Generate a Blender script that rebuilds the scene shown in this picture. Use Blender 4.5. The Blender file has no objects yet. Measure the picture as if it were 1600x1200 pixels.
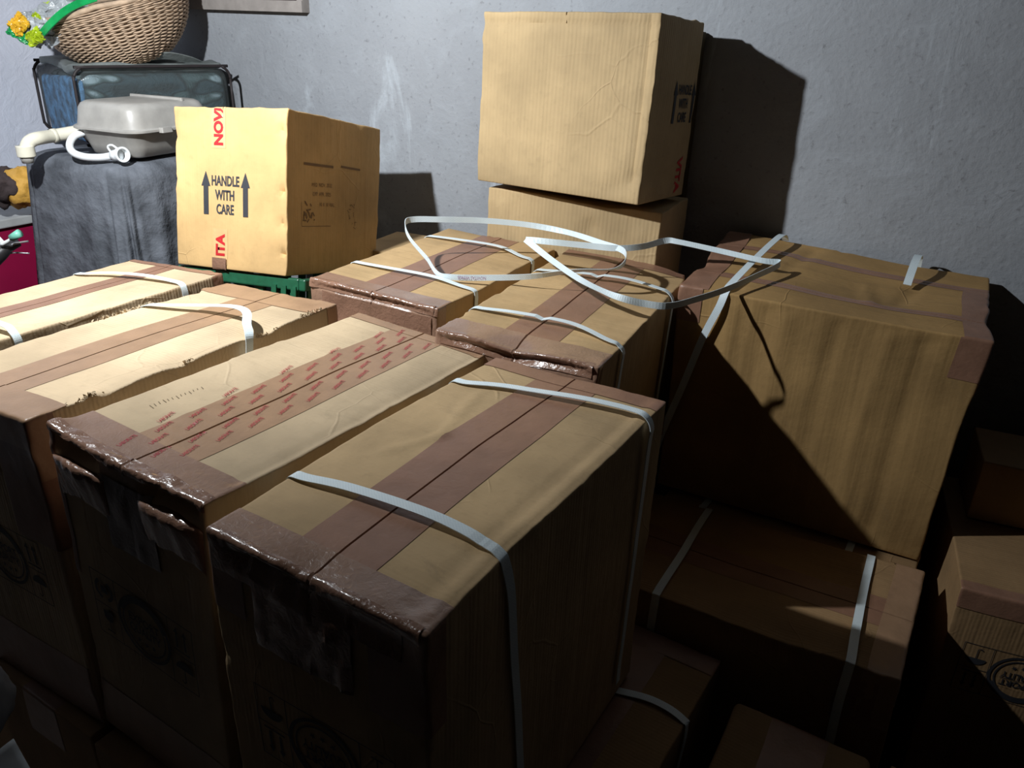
import bpy, bmesh, math, random
from mathutils import Vector, Matrix, Euler, noise
R_ = math.radians
SC = bpy.context.scene
COL = SC.collection

# ------------------------------------------------------------------ camera
CAMZ = 1.63
F_PX = 1241.07
cam_right = Vector((0.99940383, 0.01427871, 0.03143408))
cam_up = Vector((-0.0345251, 0.41332816, 0.90992739))
cam_fwd = Vector((0.0, 0.91047018, -0.41357472))
cd = bpy.data.cameras.new('camera')
cam = bpy.data.objects.new('camera', cd)
COL.objects.link(cam)
mw = Matrix((cam_right, cam_up, -cam_fwd)).transposed().to_4x4()
mw.translation = Vector((0, 0, CAMZ))
SPIN = Matrix.Rotation(R_(29.1), 4, 'Z')     # everything is measured facing the camera, then turned so the walls lie along the axes
cam.matrix_world = SPIN @ mw
cd.sensor_width = 36
cd.lens = F_PX * 36 / 1600
cd.clip_start = 0.02
SC.camera = cam
SC.view_settings.view_transform = 'Standard'
SC.view_settings.look = 'None'
SC.view_settings.gamma = 1
SC.view_settings.use_curve_mapping = False
SC.view_settings.exposure = 0.0

# ------------------------------------------------------------------ light
world = bpy.data.worlds.new('world')
SC.world = world
world.use_nodes = True
world.node_tree.nodes['Background'].inputs[0].default_value = (0.02, 0.02, 0.022, 1)
world.node_tree.nodes['Background'].inputs[1].default_value = 0.3
LAMP = Vector((-0.96, 1.235, CAMZ + 0.44))
ld = bpy.data.lights.new('bulb_light', 'AREA')      # small round LED lamp facing the back wall, slightly down
ld.shape = 'DISK'
ld.size = 0.045
ld.energy = 38
ld.color = (0.93, 0.97, 1.0)
lo = bpy.data.objects.new('bulb_light', ld)
lo.rotation_euler = (SPIN.to_3x3() @ Vector((0.25, 0.82, -0.42))).to_track_quat('-Z', 'Y').to_euler()
lo.location = SPIN @ LAMP
COL.objects.link(lo)

# ------------------------------------------------------------------ materials
def newmat(name):
    m = bpy.data.materials.new(name)
    m.use_nodes = True
    nt = m.node_tree
    return m, nt, nt.nodes['Principled BSDF'], nt.nodes, nt.links

def mix_rgb(nt, fac, a, b, blend='MIX'):
    n = nt.nodes.new('ShaderNodeMix'); n.data_type = 'RGBA'; n.blend_type = blend
    for s, v in ((n.inputs[0], fac), (n.inputs[6], a), (n.inputs[7], b)):
        if hasattr(v, 'node'): nt.links.new(v, s)
        else: s.default_value = v if not isinstance(v, tuple) or len(v) == 4 else (*v, 1)
    return n.outputs[2]

def math_n(nt, op, a, b=0.0, c=None):
    n = nt.nodes.new('ShaderNodeMath'); n.operation = op
    for i, v in enumerate((a, b) if c is None else (a, b, c)):
        if hasattr(v, 'node'): nt.links.new(v, n.inputs[i])
        else: n.inputs[i].default_value = v
    return n.outputs[0]

def noise_n(nt, vec, scale, detail=4, rough=0.55, dist=0.0):
    n = nt.nodes.new('ShaderNodeTexNoise')
    n.inputs['Scale'].default_value = scale; n.inputs['Detail'].default_value = detail
    n.inputs['Roughness'].default_value = rough; n.inputs['Distortion'].default_value = dist
    if vec is not None: nt.links.new(vec, n.inputs['Vector'])
    return n.outputs['Fac']

def ramp_n(nt, fac, lo, hi):
    n = nt.nodes.new('ShaderNodeMapRange')
    n.inputs[1].default_value = lo; n.inputs[2].default_value = hi
    nt.links.new(fac, n.inputs[0])
    return n.outputs[0]

def objco(nt, off=(0, 0, 0), scale=(1, 1, 1)):
    t = nt.nodes.new('ShaderNodeTexCoord')
    m = nt.nodes.new('ShaderNodeMapping')
    m.inputs['Location'].default_value = off
    m.inputs['Scale'].default_value = scale
    nt.links.new(t.outputs['Object'], m.inputs[0])
    return t, m.outputs[0]

def bump_n(nt, h, strength, dist, prev=None):
    n = nt.nodes.new('ShaderNodeBump')
    n.inputs['Strength'].default_value = strength; n.inputs['Distance'].default_value = dist
    nt.links.new(h, n.inputs['Height'])
    if prev is not None: nt.links.new(prev, n.inputs['Normal'])
    return n.outputs[0]

def cardboard(name, base, seed, flute=0.25, top_axis='y', stain=0.5):
    """kraft board: flute lines run up the side walls and across the top"""
    m, nt, b, N, L = newmat(name)
    tc, v = objco(nt, (seed * 3.1, seed * 1.7, seed * 2.3))
    big = noise_n(nt, v, 4, 4)
    fine = noise_n(nt, v, 60, 5)
    period = 0.0105 if flute > 0.5 else 0.0075
    fib = noise_n(nt, v, 420, 2)
    dark = tuple(c * 0.74 for c in base); light = tuple(min(1, c * 1.1) for c in base)
    c = mix_rgb(nt, ramp_n(nt, big, 0.35, 0.68), dark, light)
    c = mix_rgb(nt, math_n(nt, 'MULTIPLY', ramp_n(nt, fine, 0.55, 0.85), 0.35), c, tuple(q * 0.62 for q in base))
    # dirty scuffs
    sc = noise_n(nt, v, 9, 6, 0.7, 1.2)
    c = mix_rgb(nt, math_n(nt, 'MULTIPLY', ramp_n(nt, sc, 0.60, 0.78), stain * 0.6), c, (0.16, 0.125, 0.085))
    L.new(c, b.inputs['Base Color'])
    b.inputs['Roughness'].default_value = 0.78
    b.inputs['Specular IOR Level'].default_value = 0.25
    sep = N.new('ShaderNodeSeparateXYZ'); L.new(tc.outputs['Object'], sep.inputs[0])
    sn = N.new('ShaderNodeSeparateXYZ'); L.new(tc.outputs['Normal'], sn.inputs[0])
    isz = math_n(nt, 'GREATER_THAN', math_n(nt, 'ABSOLUTE', sn.outputs[2]), 0.7)
    xy = math_n(nt, 'ADD', sep.outputs[0], sep.outputs[1])
    t = sep.outputs[1] if top_axis == 'y' else sep.outputs[0]
    co = math_n(nt, 'ADD', math_n(nt, 'MULTIPLY', xy, math_n(nt, 'SUBTRACT', 1.0, isz)), math_n(nt, 'MULTIPLY', t, isz))
    wav = math_n(nt, 'SINE', math_n(nt, 'MULTIPLY', co, 2 * math.pi / period))
    # broader random vertical buckles
    cv = N.new('ShaderNodeCombineXYZ'); L.new(math_n(nt, 'MULTIPLY', co, 1.0), cv.inputs[0])
    L.new(math_n(nt, 'MULTIPLY', sep.outputs[2], 0.08), cv.inputs[2])
    cv.inputs[1].default_value = seed
    buck = noise_n(nt, cv.outputs[0], 13 if seed == 5.0 else 26, 3, 0.6)
    p = bump_n(nt, wav, min(flute, .32), 0.0006)
    p = bump_n(nt, buck, 0.55, 0.011 if seed == 5.0 else 0.006, p)
    p = bump_n(nt, fine, 0.35, 0.0022, p)
    p = bump_n(nt, fib, 0.25, 0.0006, p)
    # sharp handling creases
    vo = N.new('ShaderNodeTexVoronoi'); vo.feature = 'DISTANCE_TO_EDGE'; vo.inputs['Scale'].default_value = 5.5
    wob = N.new('ShaderNodeVectorMath'); wob.operation = 'MULTIPLY_ADD'
    nz = N.new('ShaderNodeTexNoise'); nz.inputs['Scale'].default_value = 6; L.new(v, nz.inputs['Vector'])
    L.new(nz.outputs['Color'], wob.inputs[0]); wob.inputs[1].default_value = (0.06, 0.06, 0.06); L.new(v, wob.inputs[2])
    L.new(wob.outputs[0], vo.inputs['Vector'])
    cr = math_n(nt, 'MULTIPLY', math_n(nt, 'SUBTRACT', 1.0, ramp_n(nt, vo.outputs['Distance'], 0.0, 0.012)), ramp_n(nt, noise_n(nt, v, 4.3, 2), 0.52, 0.66))
    p = bump_n(nt, cr, 0.4, 0.0025, p)
    L.new(p, b.inputs['Normal'])
    return m

def tape_mat(name, base, rough=0.3, wrinkle=0.4, alpha=None, coat=0.3):
    m, nt, b, N, L = newmat(name)
    tc, v = objco(nt)
    n1 = noise_n(nt, v, 14, 4)
    n2 = noise_n(nt, v, 90, 4, 0.6, 1.0)
    c = mix_rgb(nt, ramp_n(nt, n1, 0.3, 0.7), tuple(q * 0.85 for q in base), tuple(q * 1.12 for q in base))
    L.new(c, b.inputs['Base Color'])
    b.inputs['Roughness'].default_value = rough
    b.inputs['Coat Weight'].default_value = coat
    b.inputs['Coat Roughness'].default_value = 0.12
    p = bump_n(nt, n1, 0.5, 0.006)
    p = bump_n(nt, n2, wrinkle, 0.0018, p)
    L.new(p, b.inputs['Normal'])
    if alpha is not None: b.inputs['Alpha'].default_value = alpha
    return m

def plain(name, base, rough=0.6, metal=0.0, nscale=30, bstr=0.2, bdist=0.002, var=0.15, spec=0.5, noise_scale2=None):
    m, nt, b, N, L = newmat(name)
    tc, v = objco(nt)
    n1 = noise_n(nt, v, nscale, 5)
    c = mix_rgb(nt, ramp_n(nt, n1, 0.3, 0.7), tuple(q * (1 - var) for q in base), tuple(min(1, q * (1 + var)) for q in base))
    L.new(c, b.inputs['Base Color'])
    b.inputs['Roughness'].default_value = rough
    b.inputs['Metallic'].default_value = metal
    b.inputs['Specular IOR Level'].default_value = spec
    L.new(bump_n(nt, n1, bstr, bdist), b.inputs['Normal'])
    return m

M = {}
KRAFT = (0.60, 0.405, 0.195)
M['card_a'] = cardboard('kraft_board_olive', (0.53, 0.375, 0.205), 1.0, 0.10)
M['card_b'] = cardboard('kraft_board_pale', (0.56, 0.43, 0.275), 2.0, 0.10)
M['card_c'] = cardboard('kraft_board_fluted', (0.64, 0.49, 0.315), 3.0, 0.30)
M['card_e'] = cardboard('kraft_board_warm', (0.55, 0.375, 0.19), 4.0, 0.10)
M['card_g'] = cardboard('kraft_board_golden', (0.43, 0.265, 0.105), 5.0, 0.04)
M['card_m'] = cardboard('kraft_board_ribbed', (0.48, 0.35, 0.19), 6.0, 0.75, stain=0.1)
M['card_p'] = cardboard('kraft_board_orange', (0.68, 0.44, 0.195), 7.0, 0.06, stain=0.1)
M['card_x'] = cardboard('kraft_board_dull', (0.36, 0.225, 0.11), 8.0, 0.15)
M['tape'] = tape_mat('brown_parcel_tape', (0.29, 0.155, 0.10), 0.42, 0.25, coat=0.06)
M['tape_w'] = tape_mat('brown_parcel_tape_wrinkled', (0.27, 0.15, 0.10), 0.2, 0.9, coat=0.8)
M['tape_s'] = tape_mat('tan_parcel_tape', (0.36, 0.22, 0.13), 0.42, 0.25, coat=0.08)
M['tape_p'] = tape_mat('clear_printed_tape', (0.72, 0.46, 0.22), 0.22, 0.2, coat=0.6)
M['tape_g'] = tape_mat('glossy_parcel_tape', (0.31, 0.185, 0.125), 0.30, 0.55, coat=0.5)
M['tape_grey'] = tape_mat('peeled_grey_tape', (0.23, 0.20, 0.20), 0.3, 0.9, coat=0.5)
M['ink'] = plain('dark_ink', (0.035, 0.037, 0.045), 0.6, var=0.1)
M['ink_faint'] = plain('faded_ink', (0.24, 0.145, 0.07), 0.8, var=0.1)
M['ink_grey'] = plain('smudged_ink', (0.20, 0.15, 0.085), 0.8, var=0.2, nscale=90)
M['red'] = plain('red_ink', (0.55, 0.025, 0.03), 0.45, var=0.1)
M['red_soft'] = plain('red_tape_ink', (0.42, 0.05, 0.06), 0.45, var=0.1)
M['purple'] = plain('purple_ink', (0.33, 0.17, 0.30), 0.5, var=0.1)
M['slit'] = plain('dark_slit', (0.03, 0.018, 0.012), 0.9, var=0.1)
M['torn'] = plain('torn_board_fibre', (0.52, 0.41, 0.27), 0.95, nscale=200, bstr=0.8, var=0.3)
M['cement'] = None

def strap_material():
    m, nt, b, N, L = newmat('woven_strap')
    tc, v = objco(nt)
    br = N.new('ShaderNodeTexChecker'); br.inputs['Scale'].default_value = 420
    L.new(v, br.inputs['Vector'])
    n1 = noise_n(nt, v, 25, 3)
    c = mix_rgb(nt, ramp_n(nt, n1, 0.3, 0.7), (0.76, 0.88, 0.93), (0.84, 0.94, 0.97))
    c = mix_rgb(nt, math_n(nt, 'MULTIPLY', br.outputs['Fac'], 0.22), c, (0.45, 0.58, 0.66))
    L.new(c, b.inputs['Base Color'])
    b.inputs['Roughness'].default_value = 0.42
    p = bump_n(nt, br.outputs['Fac'], 0.5, 0.0006)
    L.new(p, b.inputs['Normal'])
    return m
M['strap'] = strap_material()

def cement():
    m, nt, b, N, L = newmat('cement_plaster')
    tc, v = objco(nt)
    n1 = noise_n(nt, v, 1.3, 5, 0.6)
    n2 = noise_n(nt, v, 9, 6, 0.65, 0.6)
    n3 = noise_n(nt, v, 70, 6, 0.6)
    c = mix_rgb(nt, ramp_n(nt, n1, 0.3, 0.7), (0.27, 0.285, 0.31), (0.37, 0.39, 0.42))
    c = mix_rgb(nt, math_n(nt, 'MULTIPLY', ramp_n(nt, n2, 0.5, 0.75), 0.5), c, (0.40, 0.43, 0.47))
    c = mix_rgb(nt, math_n(nt, 'MULTIPLY', ramp_n(nt, n3, 0.60, 0.72), 0.6), c, (0.16, 0.16, 0.17))
    mp = N.new('ShaderNodeMapping'); mp.inputs['Scale'].default_value = (3.2, 3.2, 0.8); L.new(tc.outputs['Object'], mp.inputs[0])
    n4 = noise_n(nt, mp.outputs[0], 1.7, 5, 0.7, 0.8)
    c = mix_rgb(nt, math_n(nt, 'MULTIPLY', ramp_n(nt, n4, 0.62, 0.72), 0.55), c, (0.52, 0.57, 0.62))
    L.new(c, b.inputs['Base Color'])
    b.inputs['Roughness'].default_value = 0.82
    vo = N.new('ShaderNodeTexVoronoi'); vo.inputs['Scale'].default_value = 38; L.new(v, vo.inputs['Vector'])
    pit = math_n(nt, 'MULTIPLY', ramp_n(nt, vo.outputs['Distance'], 0.0, 0.35), 1.0)
    p = bump_n(nt, n2, 0.35, 0.012)
    p = bump_n(nt, n3, 0.5, 0.004, p)
    p = bump_n(nt, pit, 0.25, 0.003, p)
    L.new(p, b.inputs['Normal'])
    return m
M['cement'] = cement()
M['floor'] = plain('rough_concrete_floor', (0.09, 0.08, 0.075), 0.9, nscale=12, bstr=0.5, bdist=0.01)
M['old_wall'] = plain('dark_plaster', (0.16, 0.15, 0.14), 0.9, nscale=6)  # unseen walls coloured dark to cut the bounced light
M['ceiling'] = plain('grey_ceiling', (0.12, 0.12, 0.12), 0.9, nscale=6)

# ------------------------------------------------------------------ object helpers
def tag(o, label=None, cat=None, group=None, kind=None):
    if label: o['label'] = label
    if cat: o['category'] = cat
    if group: o['group'] = group
    if kind: o['kind'] = kind
    return o

def link_mesh(name, verts, faces, mat, parent=None, smooth=True):
    me = bpy.data.meshes.new(name)
    me.from_pydata([tuple(v) for v in verts], [], faces)
    if smooth:
        for p in me.polygons: p.use_smooth = True
    if mat is not None:
        for mm in (mat if isinstance(mat, (list, tuple)) else [mat]): me.materials.append(mm)
    me.validate(); me.update()
    o = bpy.data.objects.new(name, me)
    COL.objects.link(o)
    if parent is not None: o.parent = parent
    return o

def empty(name, loc, rot=(0, 0, 0)):
    o = bpy.data.objects.new(name, None)
    o.empty_display_size = 0.05
    o.location = loc; o.rotation_euler = rot
    COL.objects.link(o)
    return o

def pix(px, py, y):
    """the point at world depth y seen at photograph pixel (px, py); used to measure the place"""
    d = cam_fwd + cam_right * ((px - 800) / F_PX) - cam_up * ((py - 600) / F_PX)
    return Vector((0, 0, CAMZ)) + d * (y / d.y)
def pixz(px, py, z):
    d = cam_fwd + cam_right * ((px - 800) / F_PX) - cam_up * ((py - 600) / F_PX)
    return Vector((0, 0, CAMZ)) + d * ((z - CAMZ) / d.z)

def catmull(P, n):
    out = []
    Q = [P[0] * 2 - P[1]] + list(P) + [P[-1] * 2 - P[-2]]
    for i in range(1, len(Q) - 2):
        for k in range(n):
            t = k / n
            a, b, c, d = Q[i - 1], Q[i], Q[i + 1], Q[i + 2]
            out.append(0.5 * ((2 * b) + (c - a) * t + (2 * a - 5 * b + 4 * c - d) * t * t + (3 * b - a - 3 * c + d) * t ** 3))
    out.append(Q[-2].copy())
    return out

def ribbon(name, pts, wdirs, width, thick, mat, parent=None, n=8, closed=False, defo=None):
    """flat strap swept along pts; wdirs = width direction at each point"""
    P = [Vector(p) for p in pts]
    Wd = [Vector(w) for w in wdirs] if isinstance(wdirs, list) else [Vector(wdirs)] * len(P)
    if closed:
        P = P + [P[0]]; Wd = Wd + [Wd[0]]
    S = catmull(P, n); D = catmull(Wd, n)
    verts, faces = [], []
    for i, (p, w) in enumerate(zip(S, D)):
        t = (S[min(i + 1, len(S) - 1)] - S[max(i - 1, 0)]).normalized()
        w = (w - t * w.dot(t)).normalized()
        nn = t.cross(w).normalized()
        if defo: p = defo(p)
        for a, b in ((-1, -1), (1, -1), (1, 1), (-1, 1)):
            verts.append(p + w * (a * width / 2) + nn * (b * thick / 2))
    for i in range(len(S) - 1):
        for k in range(4):
            a = i * 4 + k; b = i * 4 + (k + 1) % 4
            faces.append((a, b, b + 4, a + 4))
    faces.append((3, 2, 1, 0)); e = (len(S) - 1) * 4; faces.append((e, e + 1, e + 2, e + 3))
    return link_mesh(name, verts, faces, mat, parent, smooth=False)

def tube(name, pts, rad, mat, parent=None, n=8, seg=14, cap=True):
    P = [Vector(p) for p in pts]
    S = catmull(P, n) if n > 1 else P
    rads = rad if isinstance(rad, list) else None
    verts, faces = [], []
    up = Vector((0, 0, 1)); prev = None
    for i, p in enumerate(S):
        t = (S[min(i + 1, len(S) - 1)] - S[max(i - 1, 0)]).normalized()
        if prev is None:
            a = t.cross(up)
            if a.length < 0.05: a = t.cross(Vector((1, 0, 0)))
        else: a = prev - t * prev.dot(t)
        a.normalize(); prev = a; b = t.cross(a)
        if rads:
            f = i / max(1, len(S) - 1) * (len(rads) - 1); k = min(int(f), len(rads) - 2); r = rads[k] + (rads[k + 1] - rads[k]) * (f - k)
        else: r = rad
        for s in range(seg):
            an = 2 * math.pi * s / seg
            verts.append(p + a * (math.cos(an) * r) + b * (math.sin(an) * r))
    for i in range(len(S) - 1):
        for s in range(seg):
            a = i * seg + s; b = i * seg + (s + 1) % seg
            faces.append((a, b, b + seg, a + seg))
    if cap:
        faces.append(tuple(reversed(range(seg)))); e = (len(S) - 1) * seg; faces.append(tuple(range(e, e + seg)))
    return link_mesh(name, verts, faces, mat, parent)

def lines(a, b, step, must):
    """grid lines on [a,b] through every value in must, no wider apart than step"""
    pts = sorted(set([round(a, 5), round(b, 5)] + [round(m, 5) for m in must if a < m < b]))
    q = [pts[0]]
    for p in pts[1:]:
        if p - q[-1] > 0.0005: q.append(p)
    q[-1] = round(b, 5)
    out = []
    for i in range(len(q) - 1):
        k = max(1, math.ceil((q[i + 1] - q[i]) / step))
        for j in range(k): out.append(q[i] + (q[i + 1] - q[i]) * j / k)
    out.append(q[-1])
    return out

# ------------------------------------------------------------------ lettering and pictograms
_text_cache = {}
def text_polys(txt, size, bold=0.0, squeeze=1.0):
    key = (txt, size, bold, squeeze)
    if key in _text_cache: return _text_cache[key]
    cu = bpy.data.curves.new('t', 'FONT'); cu.body = txt; cu.size = size
    cu.align_x = 'CENTER'; cu.align_y = 'CENTER'; cu.offset = bold; cu.resolution_u = 3
    o = bpy.data.objects.new('t', cu); COL.objects.link(o)
    dg = bpy.context.evaluated_depsgraph_get(); dg.update()
    me = o.evaluated_get(dg).to_mesh()
    V = [(v.co.x * squeeze, v.co.y) for v in me.vertices]
    Fc = [tuple(p.vertices) for p in me.polygons]
    o.evaluated_get(dg).to_mesh_clear()
    bpy.data.objects.remove(o); bpy.data.curves.remove(cu)
    _text_cache[key] = (V, Fc)
    return V, Fc

class Art:
    def __init__(s): s.v = []; s.f = []
    def poly(s, pts):
        i = len(s.v); s.v += [tuple(p) for p in pts]; s.f.append(tuple(range(i, i + len(pts))))
    def rect(s, x0, y0, x1, y1): s.poly([(x0, y0), (x1, y0), (x1, y1), (x0, y1)])
    def line(s, x0, y0, x1, y1, w):
        dx, dy = x1 - x0, y1 - y0; l = math.hypot(dx, dy); nx, ny = -dy / l * w / 2, dx / l * w / 2
        s.poly([(x0 - nx, y0 - ny), (x1 - nx, y1 - ny), (x1 + nx, y1 + ny), (x0 + nx, y0 + ny)])
    def ring(s, cx, cy, r0, r1, a0=0, a1=360, n=40):
        for k in range(n):
            p, q = R_(a0 + (a1 - a0) * k / n), R_(a0 + (a1 - a0) * (k + 1) / n)
            if r0 <= 0: s.poly([(cx, cy), (cx + r1 * math.cos(p), cy + r1 * math.sin(p)), (cx + r1 * math.cos(q), cy + r1 * math.sin(q))])
            else: s.poly([(cx + r0 * math.cos(p), cy + r0 * math.sin(p)), (cx + r1 * math.cos(p), cy + r1 * math.sin(p)), (cx + r1 * math.cos(q), cy + r1 * math.sin(q)), (cx + r0 * math.cos(q), cy + r0 * math.sin(q))])
    def text(s, txt, cx, cy, size, bold=0.0, squeeze=1.0, rot=0, mirror=False):
        V, Fc = text_polys(txt, size, bold, squeeze)
        c, sn = math.cos(R_(rot)), math.sin(R_(rot)); i = len(s.v)
        for x, y in V:
            if mirror: x = -x
            s.v.append((cx + x * c - y * sn, cy + x * sn + y * c))
        s.f += [tuple(i + k for k in f) for f in Fc]
    def turn(s, cx, cy, deg):
        c, sn = math.cos(R_(deg)), math.sin(R_(deg))
        s.v = [(cx + (x - cx) * c - (y - cy) * sn, cy + (x - cx) * sn + (y - cy) * c) for x, y in s.v]
        return s
    def split(s, maxlen=0.012):
        bm = bmesh.new()
        vs = [bm.verts.new((x, y, 0)) for x, y in s.v]
        for f in s.f:
            try: bm.faces.new([vs[k] for k in f])
            except ValueError: pass
        for _ in range(5):
            es = [e for e in bm.edges if e.calc_length() > maxlen]
            if not es: break
            bmesh.ops.subdivide_edges(bm, edges=es, cuts=1, use_grid_fill=False)
            bmesh.ops.triangulate(bm, faces=[f for f in bm.faces if len(f.verts) > 4])
        bm.verts.index_update()
        V = [(v.co.x, v.co.y) for v in bm.verts]; Fc = [tuple(v.index for v in f.verts) for f in bm.faces]
        bm.free()
        return V, Fc

def up_arrow(a, cx, y0, y1, w):
    h = y1 - y0
    a.rect(cx - w * 0.27, y0, cx + w * 0.27, y1 - h * 0.32)
    a.poly([(cx - w / 2, y1 - h * 0.34), (cx + w / 2, y1 - h * 0.34), (cx, y1)])

def handle_art(cx, cy, s=1.0):
    a = Art()
    a.text('HANDLE', cx + .001, cy + 0.037 * s, 0.036 * s, 0.0009, 0.66)
    a.text('WITH', cx, cy, 0.036 * s, 0.0009, 0.68)
    a.text('CARE', cx, cy - 0.037 * s, 0.036 * s, 0.0009, 0.66)
    up_arrow(a, cx - 0.064 * s, cy - 0.052 * s, cy + 0.062 * s, 0.030 * s)
    up_arrow(a, cx + 0.068 * s, cy - 0.052 * s, cy + 0.062 * s, 0.030 * s)
    return a

def export_art(cx, cy, flip):
    """outlined strip with four handling signs and a round stamp"""
    a = Art(); w, h = 0.224, 0.122; t = 0.0014
    x0, x1, y0, y1 = cx - w / 2, cx + w / 2, cy - h / 2, cy + h / 2
    for q in ((x0, y0, x1, y0), (x0, y1, x1, y1), (x0, y0, x0, y1), (x1, y0, x1, y1),
              (x0 + .054, y0, x0 + .054, y1), (x1 - .054, y0, x1 - .054, y1), (x0, cy, x0 + .054, cy), (x1 - .054, cy, x1, cy)):
        a.line(*q, t)
    # round stamp
    a.ring(cx, cy, 0.052, 0.0575); a.ring(cx, cy, 0.044, 0.047)
    a.ring(cx, cy, 0.0470, 0.0525, 20, 160)
    a.text('EXPORT', cx, cy + 0.012, 0.021, 0.0005, 0.85)
    a.text('QUALITY', cx, cy - 0.008, 0.021, 0.0005, 0.78)
    a.line(cx - .036, cy + .0025, cx + .036, cy + .0025, .0012)
    for k in (-1, 0, 1):
        st = []
        for j in range(10):
            r = .0055 if j % 2 == 0 else .0024
            st.append((cx + k * .016 + r * math.sin(j * math.pi / 5), cy - .027 - (0.003 if k == 0 else 0) + r * math.cos(j * math.pi / 5)))
        for j in range(10): a.poly([(cx + k * .016, cy - .027 - (0.003 if k == 0 else 0)), st[j], st[(j + 1) % 10]])
    # hands round a parcel
    lx = x0 + .027; ty = cy + .030
    a.ring(lx, ty, .015, .021, 120, 250, 14); a.ring(lx, ty, .015, .021, -70, 60, 14)
    a.rect(lx - .007, ty - .006, lx + .007, ty + .008)
    # glass
    by = cy - .031
    a.poly([(lx - .011, by + .020), (lx - .010, by + .004), (lx, by - .003), (lx + .010, by + .004), (lx + .011, by + .020)])
    a.line(lx, by - .003, lx, by - .018, .0022); a.line(lx - .009, by - .019, lx + .009, by - .019, .0025)
    # this way up
    rx = x1 - .027
    a.line(rx - .018, ty - .021, rx + .018, ty - .021, .003)
    for k in (-.009, .009):
        a.line(rx + k, ty - .016, rx + k, ty + .012, .0045)
        a.poly([(rx + k - .0055, ty + .011), (rx + k + .0055, ty + .011), (rx + k, ty + .021)])
    # umbrella
    for k in range(12):
        p, q = R_(180 * k / 12), R_(180 * (k + 1) / 12)
        a.poly([(rx, by + .004), (rx + .019 * math.cos(p), by + .004 + .016 * math.sin(p)), (rx + .019 * math.cos(q), by + .004 + .016 * math.sin(q))])
    a.line(rx, by + .006, rx, by - .017, .002); a.ring(rx - .004, by - .017, .003, .005, 180, 360, 10)
    if flip: a.turn(cx, cy, 180)
    return a

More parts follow.
